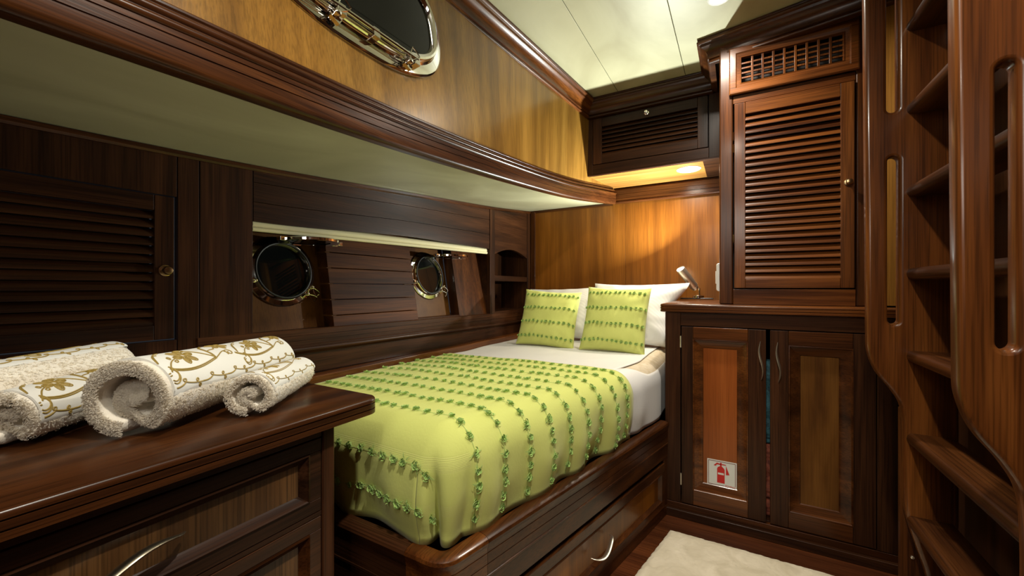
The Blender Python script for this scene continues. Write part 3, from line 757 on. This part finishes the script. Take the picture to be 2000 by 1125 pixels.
def drape_mesh(y0, y1, off, foot, mat, dmax, name, nx=60, bare=False, row0=None, pitch=.0945, crease=True, parent=None, hem=None):
    mb = MB(); row0 = row0 or 0
    ny = max(8, int((y1-y0)/.018))
    edge_w = (lambda x: 0) if hem is None else hem
    def top(u, v):
        y = lerp(y0, y1, v); x = lerp(XW, xe(y), u)
        y = y+edge_w(x)*sm(.8, 1, v); return top_pt(lerp(XW, xe(y), u), y, off)
    mb.grid(top, nx, ny, uvf=lambda u, v: (u*3, (lerp(y0, y1, v)-row0)/pitch))
    nd = 18
    def side(u, v):
        y = lerp(y0, y1, u); y2 = y+edge_w(xe(y))*sm(.8, 1, u); dm = dmax(y2) if callable(dmax) else dmax
        c = top_pt(xe(y2), y2, off); nn = nside if y2 < 1.7 else nside.lerp(Vector((1, 0, 0)), sm(1.7, 1.85, y2)).normalized()
        d0 = .085*sm(1.66, 1.80, y2) if bare else 0
        return drape(c, nn, lerp(d0, dm, v), off, y2, 1.0)
    mb.grid(side, ny, nd, uvf=lambda u, v: (3+v*.3, (lerp(y0, y1, u)-row0)/pitch))
    if foot:
        dm = dmax(y0) if callable(dmax) else dmax
        n2 = 14
        def fv(d): return lerp(-.24, -1, d/.135) if d < .135 else -1-(d-.135)/.097
        def corner(u, v):
            a = lerp(-PI/2, math.atan2(nside.y, nside.x), u); n = Vector((math.cos(a), math.sin(a), 0))
            c = top_pt(xe(y0), y0, off); p = drape(c, n, v*dm, off, y0-.3*(1-u), 1.0)
            g = math.exp(-((u-.30)/.075)**2)*sm(.10, .26, v*dm); p = p-n*(.022*g)
            g2 = math.exp(-((u-.17)/.09)**2)*sm(.12, .26, v*dm); p = p+n*(.008*g2)
            return p
        mb.grid(corner, n2*3, nd, uvf=lambda u, v: (3, fv(v*dm)))
        def footf(u, v):
            x = lerp(XW, xe(y0), u); c = top_pt(x, y0, off)
            return drape(c, Vector((0, -1, 0)), v*dm, off, y0-.3-(xe(y0)-x), 1.0)
        mb.grid(footf, nx, nd, uvf=lambda u, v: (u*3, fv(v*dm)))
    o = mb.build(name, mat, solid=.004, ang=80, origin=(-.8, (y0+y1)/2, .41), weld=True)
    return o
# mattress: simple rounded body just inside the cloths
mt = drape_mesh(YI, 2.60, -.014, True, 'mattress', .27, 'mattress')
tag(mt, 'beige mattress under the white sheet, bare at its head corner by the cabinet', 'mattress')
dm_sheet = table([(0, .30), (3, .30)])
sh = drape_mesh(YI+.35, 2.60, -.006, False, 'sheet', dm_sheet, 'bed_sheet', bare=True)
tag(sh, 'white striped sheet on the head half of the bed', 'sheet')
PITCH = .0945; ROW0 = .815
hemf = lambda x: .012*math.sin(7*x)+.02*sm(-1.0, -1.3, x)
sd = drape_mesh(YI, 1.615, 0, True, 'spread', .318, 'bedspread', row0=ROW0, pitch=PITCH, hem=hemf)
tag(sd, 'lime green bedspread with rows of green tufts, tucked over the foot of the bed', 'bedspread')

def tuft(mb, p, n, t, r=.014):
    """small ruffled knot of thread: loops lying around p on the surface"""
    b = n.cross(t).normalized()
    for k in range(9):
        a = random.uniform(0, 2*PI); rr_ = r*random.uniform(.35, .8); h = random.uniform(.001, .005)
        c = p+(t*math.cos(a)+b*math.sin(a)*.8)*rr_*.6+n*h
        w_ = rr_*random.uniform(.6, .9); th0 = random.uniform(0, 2*PI); L = []
        m = 7
        for i in range(m+1):
            th = th0+1.7*PI*i/m
            q = c+(t*math.cos(th)+b*math.sin(th))*w_+n*(.002*math.sin(2*th+k))
            e = n*.0026+(t*math.cos(th)+b*math.sin(th))*.0014
            L.append([q, q+e])
        mb.loops(L, ring=False)
    for k in range(2):
        a = random.uniform(0, 2*PI); d = (t*math.cos(a)+b*math.sin(a)); q = p+n*.002+d*r*.6
        s_ = n.cross(d)*.0011
        mb.loops([[q-s_, q+s_], [q+d*r*.5+n*.002-s_, q+d*r*.5+n*.002+s_], [q+d*r*.95-s_*.4, q+d*r*.95+s_*.4]], ring=False)
def tuft_row(pts, parent, step=.0365, r=.0122, name='tuft_row'):
    """pts: list of (position, normal)"""
    mb = MB(); acc = 0; nxt = random.uniform(0, step)
    for (p, n), (p2, n2) in zip(pts, pts[1:]):
        seg = (p2-p).length
        while acc+seg > nxt:
            f = (nxt-acc)/seg; q = p.lerp(p2, f); t = (p2-p).normalized(); nn = n.lerp(n2, f).normalized(); t = (t-nn*t.dot(nn)).normalized()
            tuft(mb, q+nn.cross(t)*random.uniform(-.002, .002), nn, t, r*random.uniform(.85, 1.15)); nxt += step*random.uniform(.85, 1.15)
        acc += seg
    th = [p+n*.0006 for p, n in pts]
    mb.tube(th, .0005, 5)
    return mb.build(name, 'tuft', parent)
def with_normals(pts, ref):
    out = []
    for i, p in enumerate(pts): out.append((p, ref(i)))
    return out
for k in range(9):
    yk = ROW0+PITCH*k-.008; P = []; Nn = []
    for i in range(60):
        x = lerp(XW+.01, xe(yk), i/60); P.append(top_pt(x, yk+.004*math.sin(9*x+k), 0)+Vector((0, 0, .001))); Nn.append(Vector((0, 0, 1)))
    c = top_pt(xe(yk), yk, 0)
    for i in range(26):
        d = .308*i/25; a = min(PI/2, d/RR)
        P.append(drape(c, nside, d, .001, yk, 1.0)); Nn.append((nside*math.sin(a)+Vector((0, 0, 1))*math.cos(a)).normalized())
    tuft_row(list(zip(P, Nn)), sd)
for d in (.135, .232):
    P = []; Nn = []; a = min(PI/2, d/RR)
    for i in range(50):
        x = lerp(XW+.2, xe(YI), i/49)
        P.append(drape(top_pt(x, YI, 0), Vector((0, -1, 0)), d, .001, YI-.3-(xe(YI)-x), 1.0)); Nn.append((Vector((0, -1, 0))*math.sin(a)+Vector((0, 0, 1))*math.cos(a)))
    for i in range(10):
        ang = lerp(-PI/2, -PI/2+.42, i/9); n = Vector((math.cos(ang), math.sin(ang), 0))
        P.append(drape(top_pt(xe(YI), YI, 0), n, d+.03*i/9, .001, YI-.3*(1-i/30), 1.0)); Nn.append((n*math.sin(a)+Vector((0, 0, 1))*math.cos(a)))
    tuft_row(list(zip(P, Nn)), sd)

# ------------------------------------------------------------------ pillows and cushions
def pillow(name, label, cat, base, w_, h_, thick, lean, yaw, roll, mat, rows=0, group=None, ear=.06, flop=0):
    """base: point under the middle of the lower edge; stands on its edge leaning back by lean degrees"""
    base = Vector(base)
    m = Matrix.Translation(base) @ Matrix.Rotation(math.radians(yaw), 4, 'Z') @ Matrix.Rotation(math.radians(-lean), 4, 'X') @ Matrix.Rotation(math.radians(roll), 4, 'Y')
    seed = random.uniform(0, 50)
    def pt(u, v, sgn):
        a = u*2-1; b = v*2-1
        pin = 1-ear*(1-b*b)*0.9; pinz = 1-ear*(1-a*a)
        x = a*w_/2*pin; z = h_/2+b*h_/2*pinz
        x += flop*max(0, a)**2*sm(.55, 1, v)
        e = max(0, (1-abs(a)**2.6))*max(0, (1-abs(b)**2.6))
        t = thick/2*e**.52
        t += .006*noise.noise(Vector((a*2.2+seed, b*2.2, sgn)))*e**.4
        rd_ = math.hypot(a, b); an = math.atan2(b, a)
        t += .0035*math.sin(an*14+seed)*sm(.6, 1.0, rd_)*e**.3
        return Vector((x, -sgn*t, z))
    mb = MB(m); n = 36
    mb.grid(lambda u, v: pt(u, v, 1), n, n, uvf=lambda u, v: (u, .3)); mb.grid(lambda u, v: pt(1-u, v, -1), n, n, uvf=lambda u, v: (u, .3))
    o = mb.build(name, mat, origin=base, ang=80, weld=True)
    tag(o, label, cat, group)
    for r in range(rows):
        v = .13+.25*r; P = []
        for i in range(31):
            u = .02+.96*i/30
            p = m @ pt(u, v+.006*math.sin(7*u+r), 1); q1 = m @ pt(min(1, u+.01), v, 1); q2 = m @ pt(u, v+.01, 1); nn = (q1-p).cross(q2-p)
            nn = nn.normalized() if nn.length > 1e-9 else (m.to_3x3() @ Vector((0, -1, 0)))
            if nn.dot(m.to_3x3() @ Vector((0, -1, 0))) < 0: nn = -nn
            P.append((p+nn*.001, nn))
        tuft_row(P, o, step=.025, r=.0085)
    return o
pillow('pillow', 'white pillow against the head wall, behind the left green cushion', 'pillow', (-1.0, 2.39, ZT), .52, .355, .15, 22, 0, -2, 'sheet', ear=.07)
pillow('pillow', 'white pillow under the reading lamp, behind the right green cushion', 'pillow', (-.550, 2.32, ZT), .47, .385, .15, 22, 0, 0, 'sheet', ear=.07, flop=.08)
pillow('cushion', 'lime green tufted cushion nearer the left wall', 'cushion', (-.960, 2.07, ZT-.008), .345, .345, .13, 22, 8, 3.5, 'spread', rows=4, group='green cushions on the bed')
pillow('cushion', 'lime green tufted cushion nearer the reading lamp', 'cushion', (-.575, 2.06, ZT-.008), .345, .365, .13, 22, 0, 1.5, 'spread', rows=4, group='green cushions on the bed')

# ------------------------------------------------------------------ dresser in the foreground
DX = -.745; ZD = .75
dr_ = thing('dresser', 'dark mahogany chest of drawers at the foot of the bed', 'chest of drawers', (-1.04, .1, 0))
mb = MB(); mb.box((-1.33, YB+.02, 0), (DX-.020, .553, .712)); mb.build('carcass', 'dark_z', dr_)
mb = MB(); 
for q0, q1 in ((.5255, .5545), (-.18, -.13)): B((DX-.0195, q0, 0), (DX, q1, .712)).build('post', 'dark_z', dr_, bevel=.004)
mb = MB(); 
for q0, q1 in ((.694, .712), (.532, .542), (.36, .37)): B((DX-.0195, YB+.02, q0), (DX-.003, .525, q1)).build('face_rail', 'dark_y', dr_, bevel=.001)
fm = FY(DX-.002)
for zz0, zz1 in ((.543, .692), (.371, .531), (.12, .358)):
    d = drawer(dr_, fm, -.125, .524, zz0, zz1, 'mah' if zz0 < .5 else 'dark', 'olive_y', 'y', fr=.026, mould=.018)
    zc_ = (zz0+zz1)/2
    bow(d, (.085, zc_-.012, 0), (.290, zc_+.004, 0), .030, 'dull', m=fm, r=.0125, twist=.014)
outline_slab('top', None, None,
    [(-.720, YB+.01, 0), (-.720, .660, .035), (-1.338, .660, 0), (-1.338, YB+.01, 0)], ZD, reeds(.713, .750, 3, .0032), 'mah_y', (-1.03, 0, .713), parent=dr_)

# ------------------------------------------------------------------ rolled towels
def ellipse(cx, cy, a, b, rot, n=12): return [(cx+a*math.cos(t)*math.cos(rot)-b*math.sin(t)*math.sin(rot), cy+a*math.cos(t)*math.sin(rot)+b*math.sin(t)*math.cos(rot)) for t in [2*PI*i/n for i in range(n+1)]]
def bez(p0, p1, p2, p3, n=14):
    out = []
    for i in range(n+1):
        t = i/n; a, b, c, d = (1-t)**3, 3*t*(1-t)**2, 3*t*t*(1-t), t**3
        out.append((a*p0[0]+b*p1[0]+c*p2[0]+d*p3[0], a*p0[1]+b*p1[1]+c*p2[1]+d*p3[1]))
    return out
def scroll(cx, cy, r, turns, a0, sgn=1, n=26):
    return [(cx+r*(1-.8*i/n)*math.cos(a0+sgn*2*PI*turns*i/n), cy+r*(1-.8*i/n)*math.sin(a0+sgn*2*PI*turns*i/n)) for i in range(n+1)]
def embroidery(L, W):
    """gold vine pattern on a strip L long and W wide (metres)"""
    out = []; per = .205; n = max(1, round(L/per)); per = L/n
    def flower(cx, cy, R, rot):
        for k in range(6):
            a = rot+k*PI/3
            for s_ in (1, .62, .25): out.append(ellipse(cx+R*.62*math.cos(a), cy+R*.62*math.sin(a), R*.40*s_, R*.24*s_, a))
        out.append(ellipse(cx, cy, R*.2, R*.2, 0, 8))
    for k in range(n):
        s0 = k*per; X = lambda f: s0+f*per
        Y = lambda f: f*W
        # main stem and branches
        for e in (0, .0028):
            out.append([(a, b+e) for a, b in bez((X(-.05), Y(.42)), (X(.2), Y(.18)), (X(.45), Y(.30)), (X(.62), Y(.38)))])
            out.append([(a+e, b) for a, b in bez((X(.62), Y(.38)), (X(.68), Y(.55)), (X(.58), Y(.75)), (X(.75), Y(.85)))])
        out.append(bez((X(.62), Y(.38)), (X(.80), Y(.50)), (X(.86), Y(.62)), (X(.84), Y(.42))))
        out.append(scroll(X(.88), Y(.47), W*.085, 1.2, PI*.9, -1))
        out.append(bez((X(.64), Y(.42)), (X(.50), Y(.62)), (X(.46), Y(.78)), (X(.40), Y(.70))))
        out.append(scroll(X(.42), Y(.78), W*.08, 1.1, -PI*.5, 1))
        out.append(bez((X(.66), Y(.60)), (X(.74), Y(.66)), (X(.78), Y(.60)), (X(.80), Y(.68))))
        out.append(bez((X(.05), Y(.30)), (X(.12), Y(.50)), (X(.20), Y(.52)), (X(.26), Y(.55))))
        out.append(ellipse(X(.20), Y(.47), W*.03, W*.02, .5)); out.append(ellipse(X(.17), Y(.56), W*.03, W*.02, 1.4))
        for e in (0, .004): out.append([(a, b-e) for a, b in scroll(X(.03), Y(.26), W*.14, .9, PI*.4, -1)])
        out.append(bez((X(0), Y(.44)), (X(.05), Y(.62)), (X(.12), Y(.78)), (X(.22), Y(.80))))
        out.append(bez((X(0), Y(.44)), (X(.03), Y(.6)), (X(.08), Y(.72)), (X(.14), Y(.70))))
        flower(X(.34), Y(.58), W*.20, .2)
        flower(X(.92), Y(.78), W*.18, .6)
        # running border with little knots
        m = 3
        for j in range(m):
            a = X(j/m); p = per/m
            out.append(bez((a, Y(.085)), (a+p*.35, Y(.06)), (a+p*.55, Y(.19)), (a+p*.36, Y(.175))))
            out.append(bez((a+p*.36, Y(.175)), (a+p*.2, Y(.14)), (a+p*.7, Y(.08)), (a+p, Y(.085))))
            out.append(ellipse(a+p*.80, Y(.125), W*.022, W*.016, .7, 9)); out.append(ellipse(a+p*.86, Y(.05), W*.022, W*.016, 2, 9))
    return out
def towel(label, A, B_, r0, r1, band, turns, thick, wd=None, tail=True, pile=5000, cord=.0015, tele=.02, band2=None, group='rolled towels on the dresser'):
    A = Vector(A); B_ = Vector(B_); ax = (B_-A).normalized(); L = (B_-A).length
    n = Vector((ax.y, -ax.x, 0)).normalized(); up = Vector((0, 0, 1)); 
    root = thing('rolled_towel', label, 'towel', (lerp(A.x, B_.x, .5), lerp(A.y, B_.y, .5), ZD), group)
    sd_ = random.uniform(0, 30)
    ph0 = -95
    def surf(s, phi, rad):       # phi in degrees from the facing side n toward up
        r = lerp(r0, r1, s/L)*rad; a = math.radians(phi)
        lump = 1+.035*math.sin(2*a+1.2+s*5)+.02*noise.noise(Vector((s*9, a*1.3, sd_)))
        c = A.lerp(B_, s/L)
        fl = 1-.05*max(0, -math.sin(a))
        return c+n*(math.cos(a)*r*lump)+up*(math.sin(a)*r*lump*fl)
    # spiral sheet, thick and rounded at its ends, inner turns set back
    mb = MB(); NT = int(turns*30); prof = []
    hs = thick/2
    def P(th, rad_off, s):       # th: turns from outside in
        ang = ph0-th*360
        base_s = tele*sm(0.5, 1.1, th)*(0.7+.5*noise.noise(Vector((th*2, 1, sd_)))) if s <= L/2 else -tele*sm(.5, 1.1, th)
        q = surf(min(max(s, 0), L), ang, 1)
        c = A.lerp(B_, min(max(s, 0), L)/L); dvec = (q-c); R_ = dvec.length
        inner = R_-thick*1.06
        base_r = lerp(R_, inner, sm(.88, 1, th)) if th < 1 else inner*(1-(th-1)/(turns-1)*.82)
        rr_ = base_r-hs+rad_off
        return c+dvec.normalized()*max(.002, rr_)+ax*(base_s)
    ns = 18
    loops_ = []
    for i in range(NT+1):
        th = turns*i/NT; ring = []
        for j in range(ns+1): ring.append(P(th, hs, lerp(.006, L-.006, j/ns)))
        ring.append(P(th, 0, L)+ax*.004); 
        for j in range(ns, -1, -1): ring.append(P(th, -hs, lerp(.006, L-.006, j/ns)))
        ring.append(P(th, -hs*.4, 0)-ax*.004); ring.append(P(th, hs*.4, 0)-ax*.005)
        loops_.append(ring)
    mb.loops(loops_, cap0=True, cap1=True)
    body = mb.build('terry_roll', 'terry', root, ang=70, weld=True)
    tx = bpy.data.textures.new('terry_lumps', 'CLOUDS'); tx.noise_scale = .012
    sb = body.modifiers.new('sub', 'SUBSURF'); sb.levels = 1; sb.render_levels = 1
    dmod = body.modifiers.new('lumps', 'DISPLACE'); dmod.texture = tx; dmod.strength = .004; dmod.texture_coords = 'LOCAL'
    # bands of smooth cloth with gold embroidery
    for bi, (p0, p1, s0, s1) in enumerate([band]+([band2] if band2 else [])):
        rm = (r0+r1)/2; W = math.radians(abs(p1-p0))*rm
        bm2 = MB()
        def fb(u, v, e=1.035): return surf(lerp(s0, s1, u), lerp(p0, p1, v), e-.03*(sm(.04, 0, v)+sm(.96, 1, v)))
        bm2.grid(fb, 40, 30)
        ends = [[fb(0, v), fb(0, v)-(fb(0, v)-A.lerp(B_, s0/L))*.06] for v in [j/20 for j in range(21)]]
        bm2.loops(ends, ring=False)
        ends = [[fb(1, v), fb(1, v)-(fb(1, v)-A.lerp(B_, s1/L))*.25] for v in [j/20 for j in range(21)]]
        bm2.loops(ends, ring=False)
        bo = bm2.build('embroidered_band', 'band', root, ang=60)
        em = MB()
        for pl in embroidery(s1-s0, min(W, .118)):
            pts = []
            for (s, q) in pl:
                if not (0.001 < s < s1-s0-.001): 
                    if len(pts) > 1: em.tube(pts, cord, 5, flat=.8)
                    pts = []; continue
                pts.append(fb(s/(s1-s0), min(.985, max(.015, q/W)), 1.037))
            if len(pts) > 1: em.tube(pts, cord, 5, flat=.8)
        em.build('embroidery', 'gold', bo)
    # terry loops standing up on the near end and bare sides
    pm_ = MB(); got = 0
    while got < pile:
        k = random.random()
        if k < .55:
            th = random.uniform(0, turns); ro = random.uniform(-hs, hs); p = P(th, ro, 0)-ax*.0045*(1-abs(ro/hs)*.4); nn = (-ax+Vector((random.uniform(-.5, .5),)*3)).normalized()
        else:
            phi = random.uniform(-52, 170)
            s = random.uniform(0, L-.012)
            inb = any(min(b_[0], b_[1])-1 < phi < max(b_[0], b_[1])+1 for b_ in ([band]+([band2] if band2 else [])))
            if inb: continue
            p = surf(s, phi, 1.0); nn = (p-A.lerp(B_, s/L)).normalized()
        got += 1
        t = Vector((random.uniform(-1, 1), random.uniform(-1, 1), random.uniform(-1, 1))); t = (t-nn*t.dot(nn)).normalized(); h = random.uniform(.0018, .0042) if k < .55 else random.uniform(.0010, .0024); ww = random.uniform(.0016, .003); e = nn.cross(t)*.0006
        a_ = [p-t*ww, p-t*ww*.8+nn*h*.8, p+nn*h, p+t*ww*.8+nn*h*.7, p+t*ww]
        pm_.loops([[q-e, q+e] for q in a_], ring=False)
    po = pm_.build('terry_pile', 'pile', root, ang=180); po['kind'] = 'stuff'
    return root
towel('large rolled cream towel with gold vine embroidery, spiral end toward the front', (-.880, .262, .8165), (-1.087, .621, .8095), 0.0665, .0575, (2, 172, .012, .412), 2.3, .024, pile=13000, tele=.028)
towel('small rolled face towel with gold embroidery beside the large roll, near the corner', (-.822, .424, .7925), (-.990, .637, .785), .0425, .034, (12, 160, .004, .272), 2.1, .016, pile=3000, tele=.006, cord=.0011)
d_ = Vector((-.6, .8, 0)); n_ = Vector((.8, .6, 0))
A1 = n_*-.699+d_*.713; A2 = A1+d_*.33
towel('rolled embroidered towel lying in front, at the left edge of the picture', (A1.x, A1.y, .796), (A2.x, A2.y, .795), .0455, .0455, (-12, 128, .004, .33), 2.2, .020, pile=2500)
A1 = n_*-.803+d_*.66; A2 = n_*-.803+d_*1.05
towel('rolled embroidered towel at the back against the wall, left of the large roll', (A1.x, A1.y, .812), (A2.x, A2.y, .812), .0605, .0605, (62, 175, .004, .39), 2.2, .022, pile=6000)

# ------------------------------------------------------------------ ladder
def curve_mesh(name, polys, depth, bev, mfun, mat, parent):
    cu = bpy.data.curves.new(name, 'CURVE'); cu.dimensions = '2D'; cu.fill_mode = 'BOTH'; cu.extrude = depth/2-bev; cu.bevel_depth = bev; cu.bevel_resolution = 3
    for pts in polys:
        sp_c = cu.splines.new('POLY'); sp_c.points.add(len(pts)-1); sp_c.use_cyclic_u = True
        for q, (x, y) in zip(sp_c.points, pts): q.co = (x, y, 0, 1)
    tmp = bpy.data.objects.new('tmp', cu); C.objects.link(tmp)
    dg = bpy.context.evaluated_depsgraph_get(); me = bpy.data.meshes.new_from_object(tmp.evaluated_get(dg)); bpy.data.objects.remove(tmp)
    me.name = name; me.transform(mfun); me.materials.clear(); me.materials.append(M[mat])
    for p in me.polygons: p.use_smooth = True
    me.set_sharp_from_angle(angle=math.radians(40))
    o = bpy.data.objects.new(name, me); C.objects.link(o); o.parent = parent; o.location = -Vector(parent['_wo']); o['_wo'] = (0, 0, 0)
    return o
def slot(x0, x1, z0, z1):
    r = (x1-x0)/2; cx = (x0+x1)/2
    return [(cx+r*math.cos(a), z1-r+r*math.sin(a)) for a in [PI*i/12 for i in range(13)]]+[(cx+r*math.cos(a), z0+r+r*math.sin(a)) for a in [PI+PI*i/12 for i in range(13)]]
def catmull(pts, n=6):
    out = []
    for i in range(len(pts)-1):
        p0 = Vector(pts[max(0, i-1)]); p1 = Vector(pts[i]); p2 = Vector(pts[i+1]); p3 = Vector(pts[min(len(pts)-1, i+2)])
        for k in range(n):
            t = k/n; out.append(tuple(.5*((2*p1)+(p2-p0)*t+(2*p0-5*p1+4*p2-p3)*t*t+(3*p1-p0-3*p2+p3)*t**3)))
    out.append(pts[-1]); return out
lad = thing('ladder', 'mahogany companionway ladder with slotted handrail stringers at the right', 'ladder', (.43, 1.16, 0))
edge = catmull([(.312, .875), (.314, .830), (.330, .780), (.362, .733), (.382, .685), (.387, .60), (.387, .46), (.392, .405), (.410, .335), (.428, .27), (.440, .18), (.442, 0.0)])
outl = [(.304, 2.075), (.470, 2.075), (.470, 0)] + edge[::-1]
outl = outl[:3]+[(p[0], p[1]) for p in edge[::-1]]
holes = [slot(.337, .375, .897, 1.353), slot(.335, .373, 1.453, 1.93)]
for yc_ in (1.417, .911):
    mf = Matrix.Translation((0, yc_, 0)) @ Matrix.Rotation(PI/2, 4, 'X')
    so = curve_mesh('stringer', [outl]+holes, .034, .008, mf, 'red_z' if yc_ > 1 else 'red_z', lad)
for k in range(-4, 5):
    z1 = 1.052+.2125*k
    def ring(y):
        a = [(.392, z1-.030)] + [(.392-.011*math.sin(PI*i/6), z1-.0155-.0145*math.cos(PI*i/6)) for i in range(1, 6)] + [(.392, z1-.001), (.466, z1-.001), (.466, z1-.030)]
        return [(x, y, z) for x, z in a]
    mb = MB(); mb.loops([ring(.927), ring(1.401)], cap0=True, cap1=True); mb.build('tread', 'mah_y', lad, ang=45, bevel=0)
pn = MB(); pn.box((.378, 1.436, 0), (.47, 1.452, .68)); o = pn.build('side_panel', 'mah_z', lad)
mb = MB(frame((.402, 1.436, .29), (1, 0, 0), (0, 0, 1))); mb.lathe([(.004, 0), (.004, .003), (.002, .004)], 12); mb.build('screw', 'steel', lad)

# ------------------------------------------------------------------ rug
rg = MB()
def rug_pt(u, v):
    y = lerp(.62, 1.752, v); x0 = -.590+.2*(y)+.002; x0 = lerp(-.475, -.240, v); x = lerp(x0, .335, u)
    e = min(1, min(u, 1-u, v, 1-v)*30)
    j = .004*noise.noise(Vector((x*60, y*60, 0)))
    return Vector((x+j, y+j, .001+.016*math.sqrt(max(0, e))+(.0022*noise.noise(Vector((x*30, y*30, 1)))+.0016*noise.noise(Vector((x*190, y*190, 4)))+.0012*noise.noise(Vector((x*90, y*90, 9))))*e))
rg.grid(rug_pt, 170, 220); o = rg.build('rug', 'rug', origin=(0, 1.2, 0), ang=180); tag(o, 'cream deep pile rug on the dark floor beside the bed', 'rug')

# ------------------------------------------------------------------ lamps
def disc_light(name, parent, loc, watts, size, col, rot=(0, 0, 0), spread=160):
    ld_ = bpy.data.lights.new(name, 'AREA'); ld_.shape = 'DISK'; ld_.size = size; ld_.energy = watts; ld_.color = col; ld_.spread = math.radians(spread)
    lo = bpy.data.objects.new(name, ld_); C.objects.link(lo); lo.rotation_euler = rot
    lo.parent = parent; lo.location = Vector(loc)-Vector(parent['_wo']); return lo
def downlight(label, x, y, z, r, watts, col=CEIL_COL, group=None, spread=155):
    t = thing('downlight', label, 'ceiling lamp', (x, y, z), group)
    mb = MB(Matrix.Translation((x, y, z)) @ Matrix.Rotation(PI, 4, 'X')); mb.lathe([(r*1.35, 0), (r*1.35, .002), (r*1.25, .005), (r*1.05, .006), (r, .003)], 40, cap=False); mb.build('bezel', 'white_plastic', t)
    mb = MB(Matrix.Translation((x, y, z)) @ Matrix.Rotation(PI, 4, 'X')); mb.lathe([(r, .001), (r, .003), (r*.5, .0045), (.001, .005)], 32); mb.build('lens', 'lens', t)
    disc_light('lamp', t, (x, y, z-.008), watts, r*1.8, col, spread=spread); return t
downlight('round ceiling downlight in front of the tall louvred cabinet', -.058, 1.672, ZC, .030, CEIL_W*.85)
downlight('round downlight over the middle of the cabin, above the picture', -.03, .40, ZC, .030, CEIL_W*1.2)
downlight('added fill downlight, unseen behind the camera, nearest the rear wall', -.03, -.35, ZC, .030, CEIL_W*.35)  # added for soft fill from behind, not a known cabin lamp
downlight('round downlight set in the lit soffit under the overhead locker', -.234, 2.405, 1.6575, .046, SOFFIT_W, (1, .9, .72), spread=150)

rl = thing('reading_lamp', 'lit chrome cylinder reading lamp on the counter corner by the pillow', 'lamp', (-.20, 2.557, .935))
mb = MB(); mb.box((-.292, 2.528, .9355), (-.118, 2.588, .9425)); mb.build('black_plinth', 'blackgloss', rl, bevel=.002)
mb = MB(Matrix.Translation((-.198, 2.557, .9425))); mb.lathe([(.032, 0), (.032, .012), (.029, .015), (.004, .016)], 36); mb.build('base', 'chrome', rl, ang=25)
mb = MB(); mb.tube([(-.192, 2.557, .956), (-.192, 2.557, 1.000)], .004, 12); mb.build('stem', 'chrome', rl)
hd_top = Vector((-.285, 2.477, 1.111)); hd_bot = Vector((-.210, 2.555, .994)); hax = (hd_top-hd_bot).normalized()
hm = Matrix.Translation(hd_bot) @ hax.to_track_quat('Z', 'Y').to_matrix().to_4x4(); HL = (hd_top-hd_bot).length
mb = MB(hm); mb.lathe([(.010, 0), (.018, .003), (.021, .010), (.021, .018), (.020, .020), (.0245, .024), (.0255, HL-.004), (.024, HL), (.020, HL-.003)], 36, cap=False); mb.build('lamp_head', 'steel', rl, ang=25)
mb = MB(hm); mb.lathe([(.020, HL-.008), (.020, HL-.004), (.010, HL-.001), (.001, HL)], 28); mb.build('lens', 'led', rl)
lo = disc_light('lamp', rl, hd_top+hax*.006, READ_W, .034, (.93, 1, .93), spread=150)
lo.rotation_euler = (-hax).to_track_quat('Z', 'Y').to_euler()

# added fill light built as a glowing panel, unseen behind the camera
fill_panel = thing('fill_light', 'added glowing fill panel on the rear wall, unseen behind the camera', 'lamp', (-.15, YB, 1.45))
wm_ = frame((-.15, YB, 1.62), (-1, 0, 0), (0, 0, 1))
MB(wm_).rectloft((-.32, .32, -.20, .20), [(0, 0), (0, .030), (.006, .036), (.020, .036), (.022, .020)], cap=False).build('frame', 'mah_x', fill_panel)
MB(wm_).rectloft((-.30, .30, -.18, .18), [(0, .005), (0, .024), (.01, .030)]).build('diffuser', 'lens', fill_panel)  # glowing face of the added fill panel
l = bpy.data.lights.new('lamp', 'AREA'); l.shape = 'RECTANGLE'; l.size = .58; l.size_y = .34; l.energy = FILL_W; l.color = (1, .95, .86)
o_ = bpy.data.objects.new('lamp', l); C.objects.link(o_); o_.parent = fill_panel; o_.location = (0, .040, .17); o_.rotation_euler = (math.radians(80), 0, math.radians(6))
